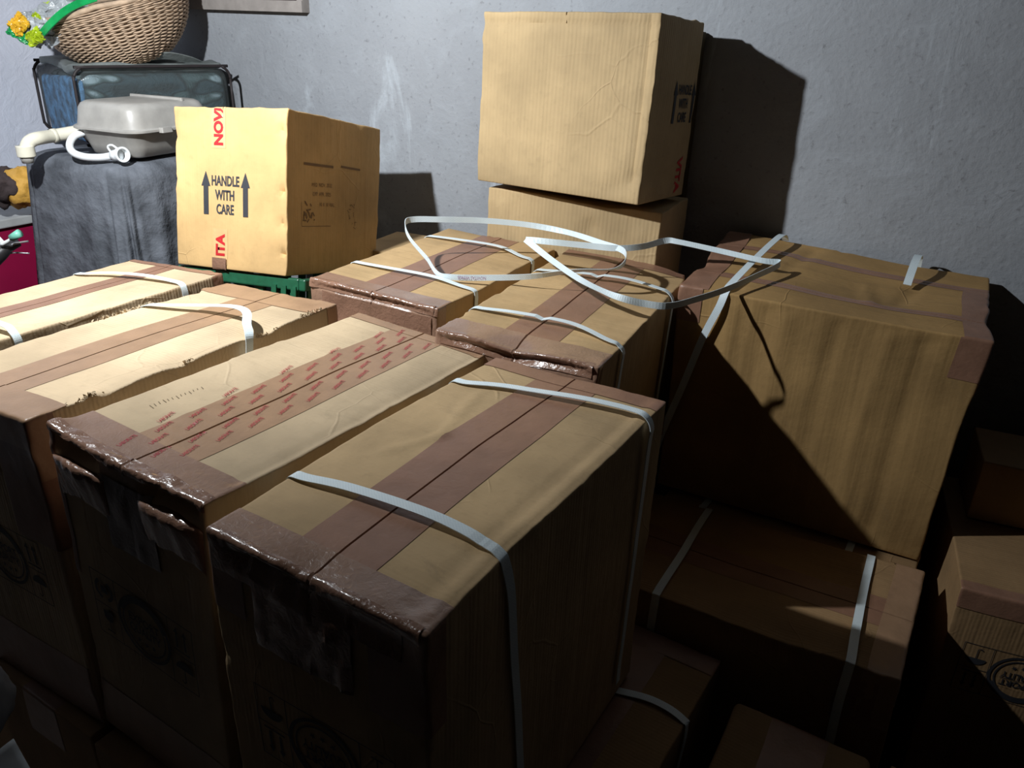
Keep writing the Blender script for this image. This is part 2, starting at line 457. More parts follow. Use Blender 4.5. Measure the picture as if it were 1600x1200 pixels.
# ------------------------------------------------------------------ carton builder
class Carton:
    """body at rest in local space: x in +-W/2, y in +-L/2, z in 0..H; everything on it follows one dent field"""
    def __init__(s, pos, rot, dims, seed, mat, r=0.0035, bulge=0.006, crush=0.004, drop=0.0, name='carton', label=None, group=None, step=0.013):
        s.W, s.L, s.H = dims
        s.H += drop
        e = Euler((0, 0, 0)); Rz = Matrix.Rotation(R_(rot[0]), 3, 'Z'); Rx = Matrix.Rotation(R_(rot[1]), 3, 'X'); Ry = Matrix.Rotation(R_(rot[2]), 3, 'Y')
        m3 = Rz @ Rx @ Ry
        p = Vector(pos) - m3 @ Vector((0, 0, drop))
        s.root = empty(name, p, m3.to_euler())
        s.mx = m3.to_4x4(); s.mx.translation = p
        tag(s.root, label, 'box', group)
        s.seed, s.mat, s.r, s.bulge, s.crush, s.step = seed, mat, r, bulge, crush, step
        s.tapes = []; s.arts = []; s.extra = []; s.custom = []
        s.must = [[], [], []]
        s.seam = None
    def shell(s, p, h):
        hx, hy = s.W / 2 - s.r, s.L / 2 - s.r
        c = Vector((max(-hx, min(hx, p.x)), max(-hy, min(hy, p.y)), max(s.r, min(s.H - s.r, p.z))))
        n = p - c
        if n.length < 1e-9: return p.copy()
        return c + n.normalized() * (s.r + h)
    def defo(s, p):
        so = Vector((s.seed * 11.3, s.seed * 5.7, s.seed * 3.9))
        hx, hy = s.W / 2, s.L / 2
        fz = max(0.0, min(1.0, p.z / 0.06))
        dx, dy = max(0, hx - abs(p.x)), max(0, hy - abs(p.y)); dz = max(0, min(p.z, s.H - p.z))
        a, b, c = sorted((dx, dy, dz))
        edge = math.exp(-b / 0.022)
        v = noise.noise_vector(p * 2.6 + so) * s.bulge
        v += noise.noise_vector(p * 8 + so) * (s.bulge * 0.28)
        q = noise.noise_vector(Vector((p.x, p.y, p.z)) * 30 + so) * s.crush
        v += q * (edge * 0.30)
        nick = max(0.0, noise.noise(p * 14 + so * 2) - 0.28) * 3.0
        v += q * (edge * nick)
        q2 = noise.noise_vector(p * 75 + so) * (s.crush * 0.30)
        v += q2 * (0.06 + edge * (0.3 + nick))
        for f in s.custom: v += f(p)
        if s.seam is not None and dz < 0.004:
            pass
        return p + v * fz
    def put(s, p, h): return s.defo(s.shell(p, h))
    def tape(s, rects, mat, name='packing_tape', h=0.0007, crumple=0.0, label=None):
        """rects: (face, a0,a1,b0,b1): top (x,y), front/back (x,z), left/right (y,z)"""
        s.tapes.append((rects, mat, name, h, crumple, label))
        for f, a0, a1, b0, b1 in rects:
            ia, ib = {'top': (0, 1), 'front': (0, 2), 'back': (0, 2), 'left': (1, 2), 'right': (1, 2)}[f]
            s.must[ia] += [a0, a1]; s.must[ib] += [b0, b1]
        return s
    def centre_tape(s, mat, hw=0.057, down=0.11, cx=0.0, axis='y', crumple=0.0, back=0.1):
        W, L, H = s.W / 2, s.L / 2, s.H
        if axis == 'y': return s.tape([('top', cx - hw, cx + hw, -L, L), ('front', cx - hw, cx + hw, H - down, H), ('back', cx - hw, cx + hw, H - back, H)], mat, crumple=crumple)
        return s.tape([('top', -W, W, cx - hw, cx + hw), ('left', cx - hw, cx + hw, H - down, H), ('right', cx - hw, cx + hw, H - back, H)], mat, crumple=crumple)
    def end_tape(s, mat, end='front', on=0.062, down=0.06, side=0.03, sidez=0.06, crumple=0.0, label=None):
        W, L, H = s.W / 2, s.L / 2, s.H
        if end in ('front', 'back'):
            y0, y1 = (-L, -L + on) if end == 'front' else (L - on, L)
            r = [('top', -W, W, y0, y1), (end, -W, W, H - down, H)]
            if side:
                ys = (-L, -L + side) if end == 'front' else (L - side, L)
                r += [('left', ys[0], ys[1], H - sidez, H), ('right', ys[0], ys[1], H - sidez, H)]
        else:
            x0, x1 = (-W, -W + on) if end == 'left' else (W - on, W)
            r = [('top', x0, x1, -L, L), (end, -L, L, H - down, H)]
            if side:
                xs = (-W, -W + side) if end == 'left' else (W - side, W)
                r += [('front', xs[0], xs[1], H - sidez, H), ('back', xs[0], xs[1], H - sidez, H)]
        return s.tape(r, mat, h=0.0014, crumple=crumple, label=label)
    def art(s, face, art, mat, name='printed_mark', h=0.0012, parent=None):
        s.arts.append((face, art, mat, name, h, parent)); return s
    def slit(s, axis='y', w=0.0018, depth=0.006, at=0.0):
        """the gap where the two top flaps meet"""
        i = 0 if axis == 'y' else 1
        s.must[i] += [at - w * 0.9, at - w * 0.45, at + w * 0.45, at + w * 0.9]
        H = s.H
        def f(p):
            if p.z > H - 0.02:
                d = abs(p[i] - at)
                if d < w * 0.6: return Vector((0, 0, -depth))
            return Vector((0, 0, 0))
        s.custom.append(f); return s
    def build(s):
        W, L, H = s.W / 2, s.L / 2, s.H
        e = s.r
        near = [e * .3, e, 0.006, 0.010, 0.016, 0.024]
        gx = lines(-W, W, s.step, s.must[0] + [-W + q for q in near] + [W - q for q in near])
        gy = lines(-L, L, s.step, s.must[1] + [-L + q for q in near] + [L - q for q in near])
        gz = lines(0, H, s.step, s.must[2] + near[:2] + [H - q for q in near])
        G = (gx, gy, gz)
        fdef = {'top': (0, 1, 2, H), 'bottom': (0, 1, 2, 0), 'front': (0, 2, 1, -L), 'back': (0, 2, 1, L), 'left': (1, 2, 0, -W), 'right': (1, 2, 0, W)}
        cache = {}
        def patch(rects, h, mesh, crumple=0.0):
            V, Fc, idx = mesh
            for f, a0, a1, b0, b1 in rects:
                ia, ib, ic, cv = fdef[f]
                A = [q for q in G[ia] if a0 - 4e-4 <= q <= a1 + 4e-4]; B = [q for q in G[ib] if b0 - 4e-4 <= q <= b1 + 4e-4]
                ids = []
                for aa in A:
                    row = []
                    for bb in B:
                        p = Vector((0, 0, 0)); p[ia] = aa; p[ib] = bb; p[ic] = cv
                        k = (round(p.x, 5), round(p.y, 5), round(p.z, 5))
                        if k not in idx:
                            hh = h
                            if crumple:
                                q = Vector((p.x * 45, p.y * 45, p.z * 18)) + Vector((s.seed, 0, 0))
                                hh += crumple * max(0.0, noise.noise(q)) + crumple * 0.5 * max(0.0, noise.noise(q * 2.7))
                            idx[k] = len(V); V.append(s.defo(s.shell(p, hh)))
                        row.append(idx[k])
                    ids.append(row)
                flip = f in ('front', 'top', 'right')
                for i in range(len(A) - 1):
                    for j in range(len(B) - 1):
                        q = (ids[i][j], ids[i + 1][j], ids[i + 1][j + 1], ids[i][j + 1])
                        Fc.append(q if flip else q[::-1])
        mesh = ([], [], {})
        patch([('top', -W, W, -L, L), ('bottom', -W, W, -L, L), ('front', -W, W, 0, H), ('back', -W, W, 0, H), ('left', -L, L, 0, H), ('right', -L, L, 0, H)], 0, mesh)
        s.body = link_mesh('body', mesh[0], mesh[1], s.mat, s.root)
        es = s.body.modifiers.new('crisp', 'EDGE_SPLIT'); es.split_angle = R_(38)
        s.tape_objs = []
        for rects, mat, name, h, crumple, label in s.tapes:
            mesh = ([], [], {})
            patch(rects, h, mesh, crumple)
            t = link_mesh(name, mesh[0], mesh[1], mat, s.root)
            if label: t['label'] = label
            es = t.modifiers.new('crisp', 'EDGE_SPLIT'); es.split_angle = R_(38)
            s.tape_objs.append(t)
        for face, art, mat, name, h, parent in s.arts:
            V, Fc = art.split()
            ia, ib, ic, cv = fdef[face]
            out = []
            for a, b in V:
                p = Vector((0, 0, 0)); p[ia] = a; p[ib] = b; p[ic] = cv
                out.append(s.defo(s.shell(p, h)))
            link_mesh(name, out, Fc, mat, s.tape_objs[parent] if parent is not None else s.root)
        return s
    def strap(s, pts, width=0.0145, wdir=(0, 1, 0), thick=0.0012, n=8, name='strap', label=None, follow=True):
        o = ribbon(name, pts, wdir, width, thick, M['strap'], s.root, n=n, defo=(s.defo if follow else None))
        if label: o['label'] = label
        return o
    def hoop(s, y, yl=None, lift=0.006, ldown=0.05, rdown=0.5, lean=0.0, out=0.003, width=0.0145, shoulder=0.0, yr=None, drift=0.0):
        """strap round the short way: from the left side over the top and down the right side"""
        W, H = s.W / 2, s.H
        yl = y if yl is None else yl; yr = y if yr is None else yr
        P = [(-W - out, yl, H - ldown), (-W - out, yl, H - 0.012), (-W + 0.004, yl, H + 0.0025), (-W + 0.03, yl, H + 0.002 + lift * 0.4), (-W * 0.4, yl + (y - yl) * 0.6, H + lift),
             (W * 0.3, y, H + lift * 1.2 + shoulder * .5), (W * 0.8, yr, H + lift * 0.7 + shoulder), (W - 0.004, yr, H + 0.003 + shoulder), (W + out + shoulder * 0.6, yr, H - 0.010 + shoulder * .3),
             (W + out + shoulder * 0.4, yr + drift * .1, H - 0.05), (W + out + lean * 0.5, yr + drift * .5, H - rdown * 0.5), (W + out + lean, yr + drift, H - rdown)]
        return s.strap(P, width)

def crinkle(car, x0, x1, top=0.014, front=0.020, amp=0.006, seed=1, n=150, m=9):
    """puckered glossy tape standing off the front top edge"""
    L, H = car.L / 2, car.H; V, F = [], []
    for i in range(n + 1):
        x = x0 + (x1 - x0) * i / n
        for j in range(m + 1):
            t = j / m * (top + front)
            p = Vector((x, -L + top - t, H)) if t < top else Vector((x, -L, H - (t - top)))
            q = car.shell(p, 0.003); k = math.sin(math.pi * min(1, j / m * 1.0)) ** .5
            w = noise.noise_vector(Vector((x * 26 + t * 70, t * 40, seed * 9.1))) * (.4 + 1.2 * abs(noise.noise(Vector((x * 9, 0, seed))))) + noise.noise_vector(Vector((x * 150 + t * 90, t * 160, seed * 3.3))) * .22
            q = q + Vector((w.x * .3, -abs(w.y), w.z * .8)) * amp * k
            V.append(car.defo(q))
    for i in range(n):
        for j in range(m): a = i * (m + 1) + j; F.append((a, a + 1, a + m + 2, a + m + 1))
    o = link_mesh('packing_tape', V, F, M['tape_w'], car.root)
    o['label'] = 'puckered glossy tape along the front edge'
    return o

def lip(car, x0, x1, seed, n=60):
    """front panel edge bulging out below the lifted flap, taped"""
    L, H = car.L / 2, car.H; V, F = [], []
    prof = ((0.006, .036), (-.002, .034), (-.009, .033), (-.012, .038), (-.0115, .050), (-.007, .070), (-.0012, .10))
    for i in range(n + 1):
        t = i / n; x = x0 + (x1 - x0) * t; k = math.sin(math.pi * t) ** .5
        for j, (dy, dz) in enumerate(prof):
            w = noise.noise_vector(Vector((x * 60, j * .6, seed * 5.1))) * .0028
            V.append(car.defo(Vector((x, -L - .001 + (dy * k if dy < 0 else dy), H - dz - .010 * (1 - k)))) + w * k)
    m = len(prof)
    for i in range(n):
        for j in range(m - 1): a = i * m + j; F.append((a, a + 1, a + m + 1, a + m))
    o = link_mesh('bulging_rim', V, F, [M['tape_w']], car.root)
    o['label'] = 'front panel rim bulging out under the lifted flap'
    return o

def gash(W, L, H, x0, x1, depth=0.014, z0=0.008, z1=0.030):
    """crushed-in gap just under the front top edge"""
    def f(p):
        if p.y < -L + 0.03 and x0 < p.x < x1 and H - z1 < p.z < H - z0 * 0.4:
            k = math.sin(math.pi * (p.x - x0) / (x1 - x0)) ** 0.6
            zz = (H - p.z - z0 * .4) / (z1 - z0 * .4)
            return Vector((0, depth * k * math.sin(math.pi * zz), 0))
        return Vector((0, 0, 0))
    return f
def dent(c, rad, vec):
    c = Vector(c); vec = Vector(vec)
    def f(p):
        d = (p - c).length / rad
        return vec * (math.exp(-d * d)) if d < 3 else Vector((0, 0, 0))
    return f
def crease(a, b, w, vec):
    a, b, vec = Vector(a), Vector(b), Vector(vec)
    ab = b - a; l2 = ab.length_squared
    def f(p):
        t = max(0, min(1, (p - a).dot(ab) / l2)); d = (p - (a + ab * t)).length / w
        return vec * max(0.0, 1 - d) if d < 1 else Vector((0, 0, 0))
    return f

# ------------------------------------------------------------------ room shell (turned to follow the back wall)
YAW = R_(-29.1)
U = Vector((math.cos(YAW), math.sin(YAW), 0)); Vn = Vector((math.sin(YAW), -math.cos(YAW), 0))   # along wall, into room
WD = 2.146
def room(u, v, z): return U * u + Vn * v + Vector((0, 0, z))
def room_box(name, u0, u1, v0, v1, z0, z1, mat, parent=None, kind=None):
    c = [room(u, v, z) for u in (u0, u1) for v in (v0, v1) for z in (z0, z1)]
    F = [(0, 1, 3, 2), (4, 6, 7, 5), (0, 4, 5, 1), (2, 3, 7, 6), (0, 2, 6, 4), (1, 5, 7, 3)]
    o = link_mesh(name, c, F, mat, parent, smooth=False)
    if kind: o['kind'] = kind
    return o
UL, UR, VF, ZC = -2.95, 3.6, 3.2, 3.2
M['limewash'] = plain('limewashed_wall', (0.55, 0.57, 0.64), 0.8, nscale=14, bstr=0.4, bdist=0.006)
room_box('floor', UL - .1, UR + .1, -WD - .1, VF + .1, -0.1, 0.0, M['floor'], kind='structure')
room_box('ceiling', UL - .1, UR + .1, -WD - .1, VF + .1, ZC, ZC + .1, M['ceiling'], kind='structure')
room_box('wall_back', UL - .1, UR + .1, -WD - .12, -WD, 0, ZC, M['cement'], kind='structure')
room_box('wall_left', UL - .12, UL, -WD, VF, 0, ZC, M['limewash'], kind='structure')
room_box('wall_right', UR, UR + .12, -WD, VF, 0, ZC, M['old_wall'], kind='structure')
room_box('wall_front', UL - .1, UR + .1, VF, VF + .12, 0, ZC, M['old_wall'], kind='structure')
# low sill of a small window at the top of the back wall
M['sill'] = plain('weathered_sill_wood', (0.30, 0.27, 0.25), 0.85, nscale=25, bstr=0.5)
M['recess_panel'] = plain('recess_shade', (0.035, 0.022, 0.024), 0.8, nscale=25)
def on_wall(px, py):
    d = cam_fwd + cam_right * ((px - 800) / F_PX) - cam_up * ((py - 600) / F_PX)
    t = (-WD) / d.dot(Vn); return Vector((0, 0, CAMZ)) + d * t
_wr = on_wall(484, 20); _wl = on_wall(366, 18)
_u1, _u0, _z = _wr.dot(U), _wl.dot(U), _wr.z
fr = room_box('window_1', _u0 - .3, _u1, -WD, -WD + .035, _z, _z + .034, M['sill'], kind='structure')
room_box('window_frame', _u0 - .3, _u0 - .26, -WD, -WD + .03, _z + .034, _z + .7, M['sill'], fr)
room_box('window_frame', _u1 - .025, _u1, -WD, -WD + .03, _z + .034, _z + .7, M['sill'], fr)
room_box('recess_panel', _u0 - .26, _u1 - .025, -WD, -WD + .012, _z + .034, _z + .7, M['recess_panel'], fr)  # flat dark panel, its colour stands in for the recess shade

# ------------------------------------------------------------------ cartons
G_TOP = 'strapped cartons of the upper layer'
TAPE = M['tape']
# A: nearest carton
A = Carton((-0.0565, 0.9669, 0.5326), (-30.77, 0.59, 0.67), (0.325, 0.627, 0.550), 1.3, M['card_a'], drop=0.02,
           label='front carton closest to the camera, with two pale straps over its brown-taped top', name='cardboard_box', step=0.010)
W, L, H = A.W / 2, A.L / 2, A.H
A.slit()
A.custom += [gash(W, L, H, -0.13, -0.01, 0.010), gash(W, L, H, 0.02, 0.15, 0.006, 0.01, 0.05),
             crease((-0.10, 0.17, H), (-0.06, 0.02, H), 0.012, (0, 0, 0.003)), crease((-0.06, 0.02, H), (-0.10, -0.06, H), 0.012, (0, 0, 0.003)),
             crease((0.125, -0.29, H), (0.135, 0.25, H), 0.010, (0, 0, -0.0022)), crease((0.148, -0.29, H), (0.150, 0.30, H), 0.008, (0, 0, 0.0022)),
             dent((0.165, -0.14, H), 0.035, (-0.006, 0, -0.006)), dent((0, -L, H), 0.04, (0, 0.006, -0.006))]
A.centre_tape(TAPE, 0.056, 0.125, crumple=0.0)
A.end_tape(M['tape_g'], 'front', 0.05, 0.05, side=0)
A.end_tape(TAPE, 'back', 0.04, 0.06, side=0)
A.tape([('front', 0.085, W, H - 0.145, H - 0.05), ('right', -L, -L + 0.033, H - 0.145, H - 0.0)], TAPE, h=0.0012)
A.tape([('front', -W, -W + 0.055, H - 0.11, H - 0.05), ('left', -L, -L + 0.03, H - 0.11, H - 0.0)], TAPE, h=0.0012)
A.tape([('front', -0.09, 0.062, H - 0.135, H - 0.008)], M['tape_w'], h=0.002, crumple=0.006, label='crumpled shiny tape over the front edge')
A.tape([('front', -0.155, -0.09, H - 0.05, H - 0.008)], M['tape_w'], h=0.002, crumple=0.004)
A.tape([('front', 0.062, 0.13, H - 0.05, H - 0.008)], M['tape_w'], h=0.002, crumple=0.004)
A.art('front', export_art(0.004, H - 0.27, True), M['ink'], 'handling_print')
A.build()
crinkle(A, -0.158, 0.155, seed=1, amp=0.0032, top=0.008, front=0.014)
A.hoop(-0.158, yl=-0.175, lift=0.010, rdown=0.53, ldown=0.03, drift=0.065, width=0.0165, out=0.004)
A.hoop(0.226, yl=0.187, lift=0.008, rdown=0.53, ldown=0.03, drift=0.0, shoulder=0.006, yr=0.238, out=0.006)

# B: middle front carton with printed red tape
B = Carton((-0.3737, 1.1795, 0.5341), (-30.80, -0.66, 3.11), (0.312, 0.636, 0.550), 2.7, M['card_b'], drop=0.02,
           label='carton second from the front with red-printed tape along its top and a split front edge', name='cardboard_box', step=0.010)
W, L, H = B.W / 2, B.L / 2, B.H
B.slit(w=0.0022, depth=0.006, at=0.006)
B.custom += [gash(W, L, H, -0.145, -0.05, 0.022, .010, .034), gash(W, L, H, 0.045, 0.145, 0.030, 0.008, 0.036), dent((-W, -L, H), 0.03, (0, 0, 0.008)),
             crease((-0.12, -0.17, H), (-0.02, -0.18, H), 0.01, (0, 0, 0.002)), crease((-0.15, 0.10, H), (-0.05, 0.13, H), 0.02, (0, 0, 0.003)),
             crease((-0.15, 0.0, H), (-0.06, -0.02, H), 0.01, (0, 0, 0.002)), crease((0.09, -0.02, H), (0.15, 0.04, H), 0.01, (0, 0, 0.002)),
             crease((0.142, -0.26, H), (0.146, 0.30, H), 0.010, (0, 0, -0.0025))]
B.tape([('top', -0.052, 0.066, -L, L), ('front', -0.045, 0.055, H - 0.15, H)], M['tape_s'])
B.end_tape(M['tape_g'], 'front', 0.066, 0.012, side=0)
B.end_tape(M['tape_s'], 'back', 0.03, 0.05, side=0)
B.tape([('front', -0.045, 0.055, H - 0.15, H - 0.03)], M['tape_grey'], h=0.002, crumple=0.004, label='silvery crumpled tape hanging down the front')
B.tape([('front', -W, W, H - 0.010, H), ('top', -W, W, -L, -L + 0.018)], M['tape_w'], h=0.0022, crumple=0.005, label='shiny puckered tape on the front edge')
B.tape([('front', -W, W, 0.0, 0.10)], M['tape_s'], h=0.001)
B.tape([('left', -L, -L + 0.05, H - 0.25, H), ('front', -W, -W + 0.012, H - 0.25, H - .012)], M['tape'], h=0.0012)
ar = Art()
for row, (xo, off) in enumerate(((-0.058, 0.02), (-0.036, 0.0), (-0.012, 0.03), (0.020, 0.01), (0.044, 0.035))):
    for k in range(11):
        yy = -0.275 + k * 0.056 + off
        if yy > 0.29 or (row == 0 and k % 2 == 0): continue
        ar.text('LABORATE', xo + (yy * .03), yy, 0.0092, 0.00015, 0.75, rot=104)
B.art('top', ar, M['red_soft'], 'red_print', h=0.0018, parent=0)
B.art('front', export_art(-0.004, H - 0.285, False), M['ink'], 'handling_print', h=0.0028)
st = Art()
for k in range(13): st.line(-0.112 + .0004 * k, -0.19 + k * .0072, -0.100 - (.004 if k % 3 else 0), -0.192 + k * .0072, .0013)
B.art('top', st, M['ink_grey'], 'faint_stamp', h=.0008)
B.build()

crinkle(B, -0.153, 0.153, top=0.014, front=0.008, seed=2, amp=0.006)
lip(B, -0.150, -0.035, 3)
lip(B, 0.030, 0.150, 4)

# C: third carton, fluted pale top with torn edges
C = Carton((-0.6563, 1.3469, 0.5339), (-29.53, -0.32, -2.03), (0.326, 0.652, 0.550), 3.9, M['card_c'], drop=0.02,
           label='pale ribbed carton with frayed torn edges and one loose strap arched over its top', name='cardboard_box', step=0.010, crush=0.006)
W, L, H = C.W / 2, C.L / 2, C.H
C.slit(at=0.004)
C.custom += [dent((W, 0.13, H), 0.04, (-0.006, 0, -0.012)), dent((W, -0.05, H), 0.03, (-0.004, 0, -0.008)), dent((-W, 0.10, H), 0.05, (0.004, 0, 0.004))]
C.centre_tape(M['tape_s'], 0.052, 0.12)
C.end_tape(M['tape_s'], 'front', 0.062, 0.05, side=0.03, sidez=0.10)
C.end_tape(M['tape_s'], 'back', 0.072, 0.06, side=0.03, sidez=0.10)
C.tape([('front', 0.06, W, H - 0.22, H - 0.05), ('right', -L, -L + 0.04, H - 0.22, H)], TAPE, h=0.0012)
C.tape([('front', -W, W, 0.0, 0.12)], TAPE, h=0.001)
C.art('front', export_art(-0.008, H - 0.285, False), M['ink'], 'handling_print')
C.build()
C.strap([(-W - .003, 0.108, H - .04), (-W - .002, 0.108, H - .012), (-W + .01, 0.108, H + .004), (-0.10, 0.128, H + .010), (-0.03, 0.150, H + .016), (0.05, 0.150, H + .026), (0.115, 0.135, H + .030),
         (W - .012, 0.105, H + .022), (W + .012, 0.085, H + .002), (W + .012, 0.075, H - .05), (W + .008, 0.07, H - .12)], 0.0165)
def frays(car, edge, ys, seed, rad=0.012):
    """little clumps of torn paper fibre along the long top edges"""
    random.seed(seed)
    W, H = car.W / 2, car.H
    V, Fc = [], []
    for y0 in ys:
        for k in range(16):
            y = y0 + random.gauss(0, rad); base = car.defo(Vector((edge * (W - random.uniform(0, .006)), y, H + .0005)))
            d = Vector((edge * random.uniform(-.3, 1), random.uniform(-1, 1), random.uniform(-.1, .8))).normalized() * random.uniform(.002, .008)
            w = Vector((random.uniform(-1, 1), random.uniform(-1, 1), random.uniform(-.4, .4))).normalized() * random.uniform(.0008, .003)
            i = len(V); mid = base + d * .6 + Vector((0, 0, random.uniform(-.001, .004)))
            V += [base - w, base + w, mid + w * .8, mid - w * .8, base + d]
            Fc += [(i, i + 1, i + 2, i + 3), (i + 3, i + 2, i + 4)]
    o = link_mesh('torn_paper', V, Fc, M['torn'], car.root, smooth=False)
    o['kind'] = 'stuff'
    o['label'] = 'frayed grey-brown fibres at the edge'
frays(C, 1, (-0.235, -0.225, -0.04, 0.13, 0.14, 0.24, 0.255, 0.27), 3)
frays(C, -1, (0.02, 0.04, 0.06, 0.075, 0.11, 0.115), 4)

# D: furthest left carton of the near row
Dc = Carton((-0.9256, 1.5291, 0.5270), (-29.41, 0.50, -4.2), (0.309, 0.640, 0.550), 4.4, M['card_c'], drop=0.0,
            label='carton at the left edge, furthest of the near row, before the dark cloth', name='cardboard_box')
W, L, H = Dc.W / 2, Dc.L / 2, Dc.H
Dc.slit(at=-0.01)
Dc.centre_tape(TAPE, 0.032, 0.12, cx=-0.015)
Dc.end_tape(TAPE, 'back', 0.02, 0.06, side=0.03)
Dc.end_tape(TAPE, 'front', 0.06, 0.06, side=0.03)
Dc.build()
Dc.hoop(0.205, yl=0.16, lift=0.010, rdown=0.3, ldown=0.03, yr=0.212)
Dc.hoop(-0.150, yl=-0.15, lift=0.012, rdown=0.3, ldown=0.03, yr=-0.155, shoulder=0.01)

# E: left carton of the far row
Ec = Carton((-0.1845, 1.837, 0.572), (-26.39, -0.24, 1.41), (0.324, 0.572, 0.536), 5.1, M['card_e'], drop=0.02,
            label='carton at the left of the far row, shiny brown tape across its front', name='cardboard_box')
W, L, H = Ec.W / 2, Ec.L / 2, Ec.H
Ec.slit(at=0.0)
Ec.custom += [gash(W, L, H, -0.15, 0.15, 0.008, 0.004, 0.02)]
Ec.centre_tape(TAPE, 0.055, 0.12)
Ec.end_tape(M['tape_g'], 'front', 0.055, 0.13, side=0.03, sidez=0.13)
Ec.tape([('front', -W, W, H - 0.016, H), ('top', -W, W, -L, -L + 0.006)], M['tape_w'], h=0.002, crumple=0.006, label='shiny puckered tape edge')
Ec.tape([('front', -0.13, 0.15, H - 0.11, H - 0.02)], M['tape_w'], h=0.002, crumple=0.005)
Ec.build()
crinkle(Ec, -0.155, 0.155, top=0.010, front=0.016, seed=3, amp=0.006)
Ec.hoop(-0.130, yl=-0.135, lift=0.008, rdown=0.3, ldown=0.03, yr=-0.138, width=0.014)
Ec.hoop(0.178, yl=0.172, lift=0.010, rdown=0.3, ldown=0.03, yr=0.150, width=0.014)

# F: right carton of the far row
Fc_ = Carton((0.1222, 1.6370, 0.5492), (-24.50, 0.14, 1.98), (0.320, 0.667, 0.550), 6.2, M['card_e'], drop=0.02,
             label='carton at the right of the far row with a crushed layered front edge', name='cardboard_box')
W, L, H = Fc_.W / 2, Fc_.L / 2, Fc_.H
Fc_.slit(w=0.0022, depth=0.005, at=-0.008)
Fc_.custom += [gash(W, L, H, -0.16, 0.16, 0.012, 0.004, 0.02), dent((-0.01, -L, H), 0.05, (0, 0.012, -0.014)), dent((W, L, H), 0.05, (-0.012, -0.01, -0.006))]
Fc_.centre_tape(TAPE, 0.055, 0.12)
Fc_.end_tape(M['tape_g'], 'front', 0.075, 0.05, side=0.02, sidez=0.08, crumple=0.002)
Fc_.end_tape(TAPE, 'back', 0.05, 0.05, side=0)
Fc_.build()
crinkle(Fc_, -0.15, 0.15, top=0.010, front=0.022, seed=4, amp=0.005)
Fc_.hoop(-0.185, yl=-0.193, lift=0.012, rdown=0.52, ldown=0.02, yr=-0.208, width=0.014, out=0.006)
Fc_.hoop(0.135, yl=0.119, lift=0.012, rdown=0.52, ldown=0.02, yr=0.125, drift=0.05, width=0.014, out=0.006, shoulder=0.008)

# G: wide carton against the wall
Gc = Carton((0.7446, 1.7960, 0.5829), (-26.65, 4.2, 1.28), (0.609, 0.425, 0.541), 7.4, M['card_g'], drop=0.0, bulge=0.010,
            label='wide golden-brown carton against the wall at right, diagonal shadow across its front', name='cardboard_box')
W, L, H = Gc.W / 2, Gc.L / 2, Gc.H
Gc.slit(axis='x', at=-0.11)
Gc.slit(axis='x', at=0.10)
Gc.custom += [dent((0.05, -0.02, H), 0.12, (0, 0, -0.012)), dent((-W, -0.05, H), 0.05, (0.012, 0, -0.01)), crease((0.14, -0.06, H), (0.16, 0.05, H), 0.02, (0, 0, -0.006)), crease((-0.12, 0.0, H), (-0.08, 0.18, H), 0.02, (0, 0, -0.005)),
              dent((W, -0.1, H), 0.04, (-0.008, 0, -0.004)), crease((0.06, 0.02, H), (0.08, -0.1, H), 0.02, (0, 0, 0.005))]
for k, xx in enumerate((-0.20, -0.13, -0.085, 0.02, 0.12, 0.19)):
    Gc.custom.append(crease((xx, -L, 0.05), (xx + 0.01, -L, H - 0.03), 0.02, (0, 0.004 if k % 2 else -0.004, 0)))
Gc.tape([('top', -W, W, -0.125, -0.095), ('left', -0.14, -0.08, H - .1, H), ('right', -0.14, -0.08, H - .1, H)], TAPE)
Gc.tape([('top', -W, W, 0.085, 0.115)], TAPE)
Gc.tape([('top', W - 0.05, W, -L, 0.1), ('right', -L, 0.1, H - 0.12, H), ('front', W - 0.055, W, H - 0.09, H)], TAPE, h=0.0012)
Gc.tape([('top', -W, -W + 0.06, -L, L), ('front', -W, -W + 0.05, H - 0.08, H), ('left', -L, L, H - 0.1, H)], TAPE, h=0.0012, crumple=0.003)
Gc.build()
Gc.strap([(-0.330, -L - .008, 0.02), (-0.305, -L - .010, 0.157), (-0.270, -L - .012, 0.30), (-0.240, -L - .014, 0.43), (-0.215, -L - .012, 0.51), (-0.208, -L + .004, H + .004), (-0.203, -0.17, H + .014), (-0.190, -0.05, H + .024), (-0.175, 0.08, H + .032), (-0.165, 0.17, H + .030), (-0.160, 0.205, H + .006)],
         0.016, (1, 0, 0), follow=False, label='pale strap arching off the top and down the front')
Gc.strap([(0.138, 0.036, H + .002), (0.14, 0.07, H + .018), (0.143, 0.12, H + .032), (0.147, 0.17, H + .032), (0.15, 0.205, H + .015), (0.152, 0.216, H - .02)], 0.017, (1, 0, 0), follow=False)

